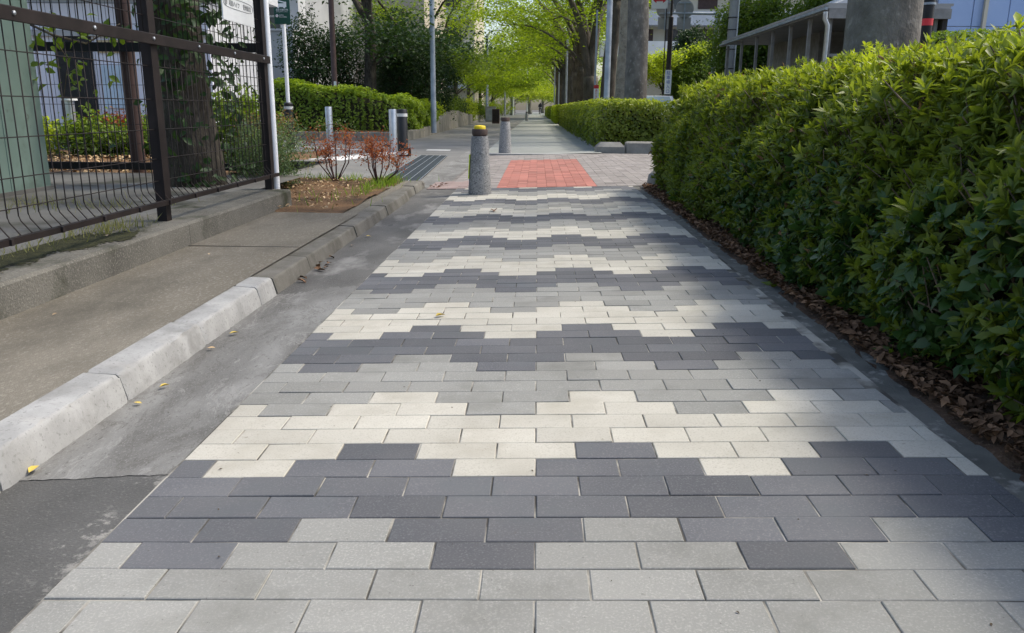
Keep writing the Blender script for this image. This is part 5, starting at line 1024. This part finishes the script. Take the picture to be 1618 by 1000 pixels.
# parked white car, mostly hidden
car = empty('parked_car', (4.9, 35.5, -.06), 'white parked car half hidden behind the hedges', 'car')
bdy = MB(); pr = [(-2.1, .35), (-2.1, .8), (-1.7, .95), (-1.1, 1.02), (-.6, 1.46), (.9, 1.50), (1.6, 1.05), (2.1, .95), (2.15, .4)]
vs_ = [(-.82 if s < 0 else .82, y, z) for s in (-1, 1) for y, z in pr]; nn = len(pr); vs_ = [(x * (.82 if z > 1.1 else 1), y, z) for x, y, z in vs_]
bdy.add(vs_, [tuple(range(nn)), tuple(range(2 * nn - 1, nn - 1, -1))] + [(i, nn + i, nn + (i + 1) % nn, (i + 1) % nn) for i in range(nn)]).build('body', M['car_white'], car)
MB().add([(-.62, -1.08, 1.045), (.62, -1.08, 1.045), (.56, -.63, 1.43), (-.56, -.63, 1.43)], [(0, 1, 2, 3)]).build('windscreen', M['car_glass'], car, loc=(0, -.012, .01))
for s in (-1, 1):
    MB().add([(s * .79, -.95, 1.05), (s * .79, 1.45, 1.08), (s * .69, .88, 1.45), (s * .69, -.58, 1.42)], [(0, 1, 2, 3)]).build('side_window', M['car_glass'], car, loc=(s * .012, 0, 0))
    part('headlight', M['reflector'], car, s * .6 - .14, s * .6 + .14, -2.12, -2.09, .68, .82)
    for yy in (-1.35, 1.35): MB().lathe([(.31, -.1), (.33, -.08), (.33, .08), (.31, .1)], 18).build('wheel', M['rubber'], car, loc=(s * .78, yy, .33)).rotation_euler = (0, math.pi / 2, 0)
# red and white notice by the forked trunk
rn = empty('red_notice', (2.08, 30.0, 0), 'narrow red and white notice on a post beside the leaning trunk', 'sign'); part('post', M['steel_dull'], rn, -.08, -.02, 0, .05, 0, 4.2); nbp = part('plate', M['white'], rn, -.09, .09, -.03, -.01, 1.15, 1.68); part('red_header', M['red'], nbp, -.09, .09, -.036, -.031, 1.56, 1.68)
for k, ch in enumerate('通行注意'): text('lettering', ch, .09, M['red'], nbp, (0, -.034, 1.46 - k * .1), RS, 'CENTER')

# ================================================================== far cyclist
bk = empty('bicycle', (.35, 112, 0), 'small distant bicycle ridden down the footpath', 'bicycle')
for yy in (-.52, .52): MB().tube([(0, yy + .33 * math.cos(t * math.pi / 12), .34 + .33 * math.sin(t * math.pi / 12)) for t in range(25)], .018, 6, False).build('wheel', M['rubber'], bk)
MB().tube([(0, -.52, .34), (0, -.40, .85), (0, .1, .8), (0, .52, .34), (0, .02, .32), (0, -.40, .80)], .018, 6).build('frame', M['steel_dull'], bk); MB().tube([(-.26, -.34, .98), (0, -.42, 1.0), (.26, -.34, .98)], .014, 6).build('handlebar', M['steel'], bk); part('saddle', M['rubber'], bk, -.07, .07, .02, .26, .86, .92)
def person(x, y, label):
    J = [(0, .14, .96), (0, .06, 1.2), (0, -.02, 1.42), (0, -.06, 1.54), (0, -.08, 1.68), (.18, -.02, 1.40), (.25, -.18, 1.18), (.24, -.34, 1.02), (-.18, -.02, 1.40), (-.25, -.18, 1.18), (-.24, -.34, 1.02), (.1, .12, .92), (.12, -.18, .72), (.11, -.05, .34), (.11, -.18, .28), (-.1, .12, .92), (-.12, -.12, .60), (-.11, .02, .22), (-.11, -.10, .16)]
    E_ = [(0, 1), (1, 2), (2, 3), (3, 4), (2, 5), (5, 6), (6, 7), (2, 8), (8, 9), (9, 10), (0, 11), (11, 12), (12, 13), (13, 14), (0, 15), (15, 16), (16, 17), (17, 18)]
    R_ = [.15, .15, .16, .06, .105, .07, .05, .04, .07, .05, .04, .10, .075, .05, .045, .10, .075, .05, .045]
    me = bpy.data.meshes.new('person'); me.from_pydata(J, E_, []); me.materials.append(M['cloth_dark']); o = bpy.data.objects.new('person', me); link(o); o.location = (x, y, 0)
    sk_ = o.modifiers.new('Skin', 'SKIN'); 
    for i, r in enumerate(R_): me.skin_vertices[0].data[i].radius = (r, r)
    me.skin_vertices[0].data[0].use_root = True; sb_ = o.modifiers.new('Sub', 'SUBSURF'); sb_.levels = 1; sb_.render_levels = 1
    return tag(o, label, 'person')
try: person(.35, 112, 'small distant cyclist in dark clothes riding towards the camera')
except Exception as ex: print('person failed', ex)
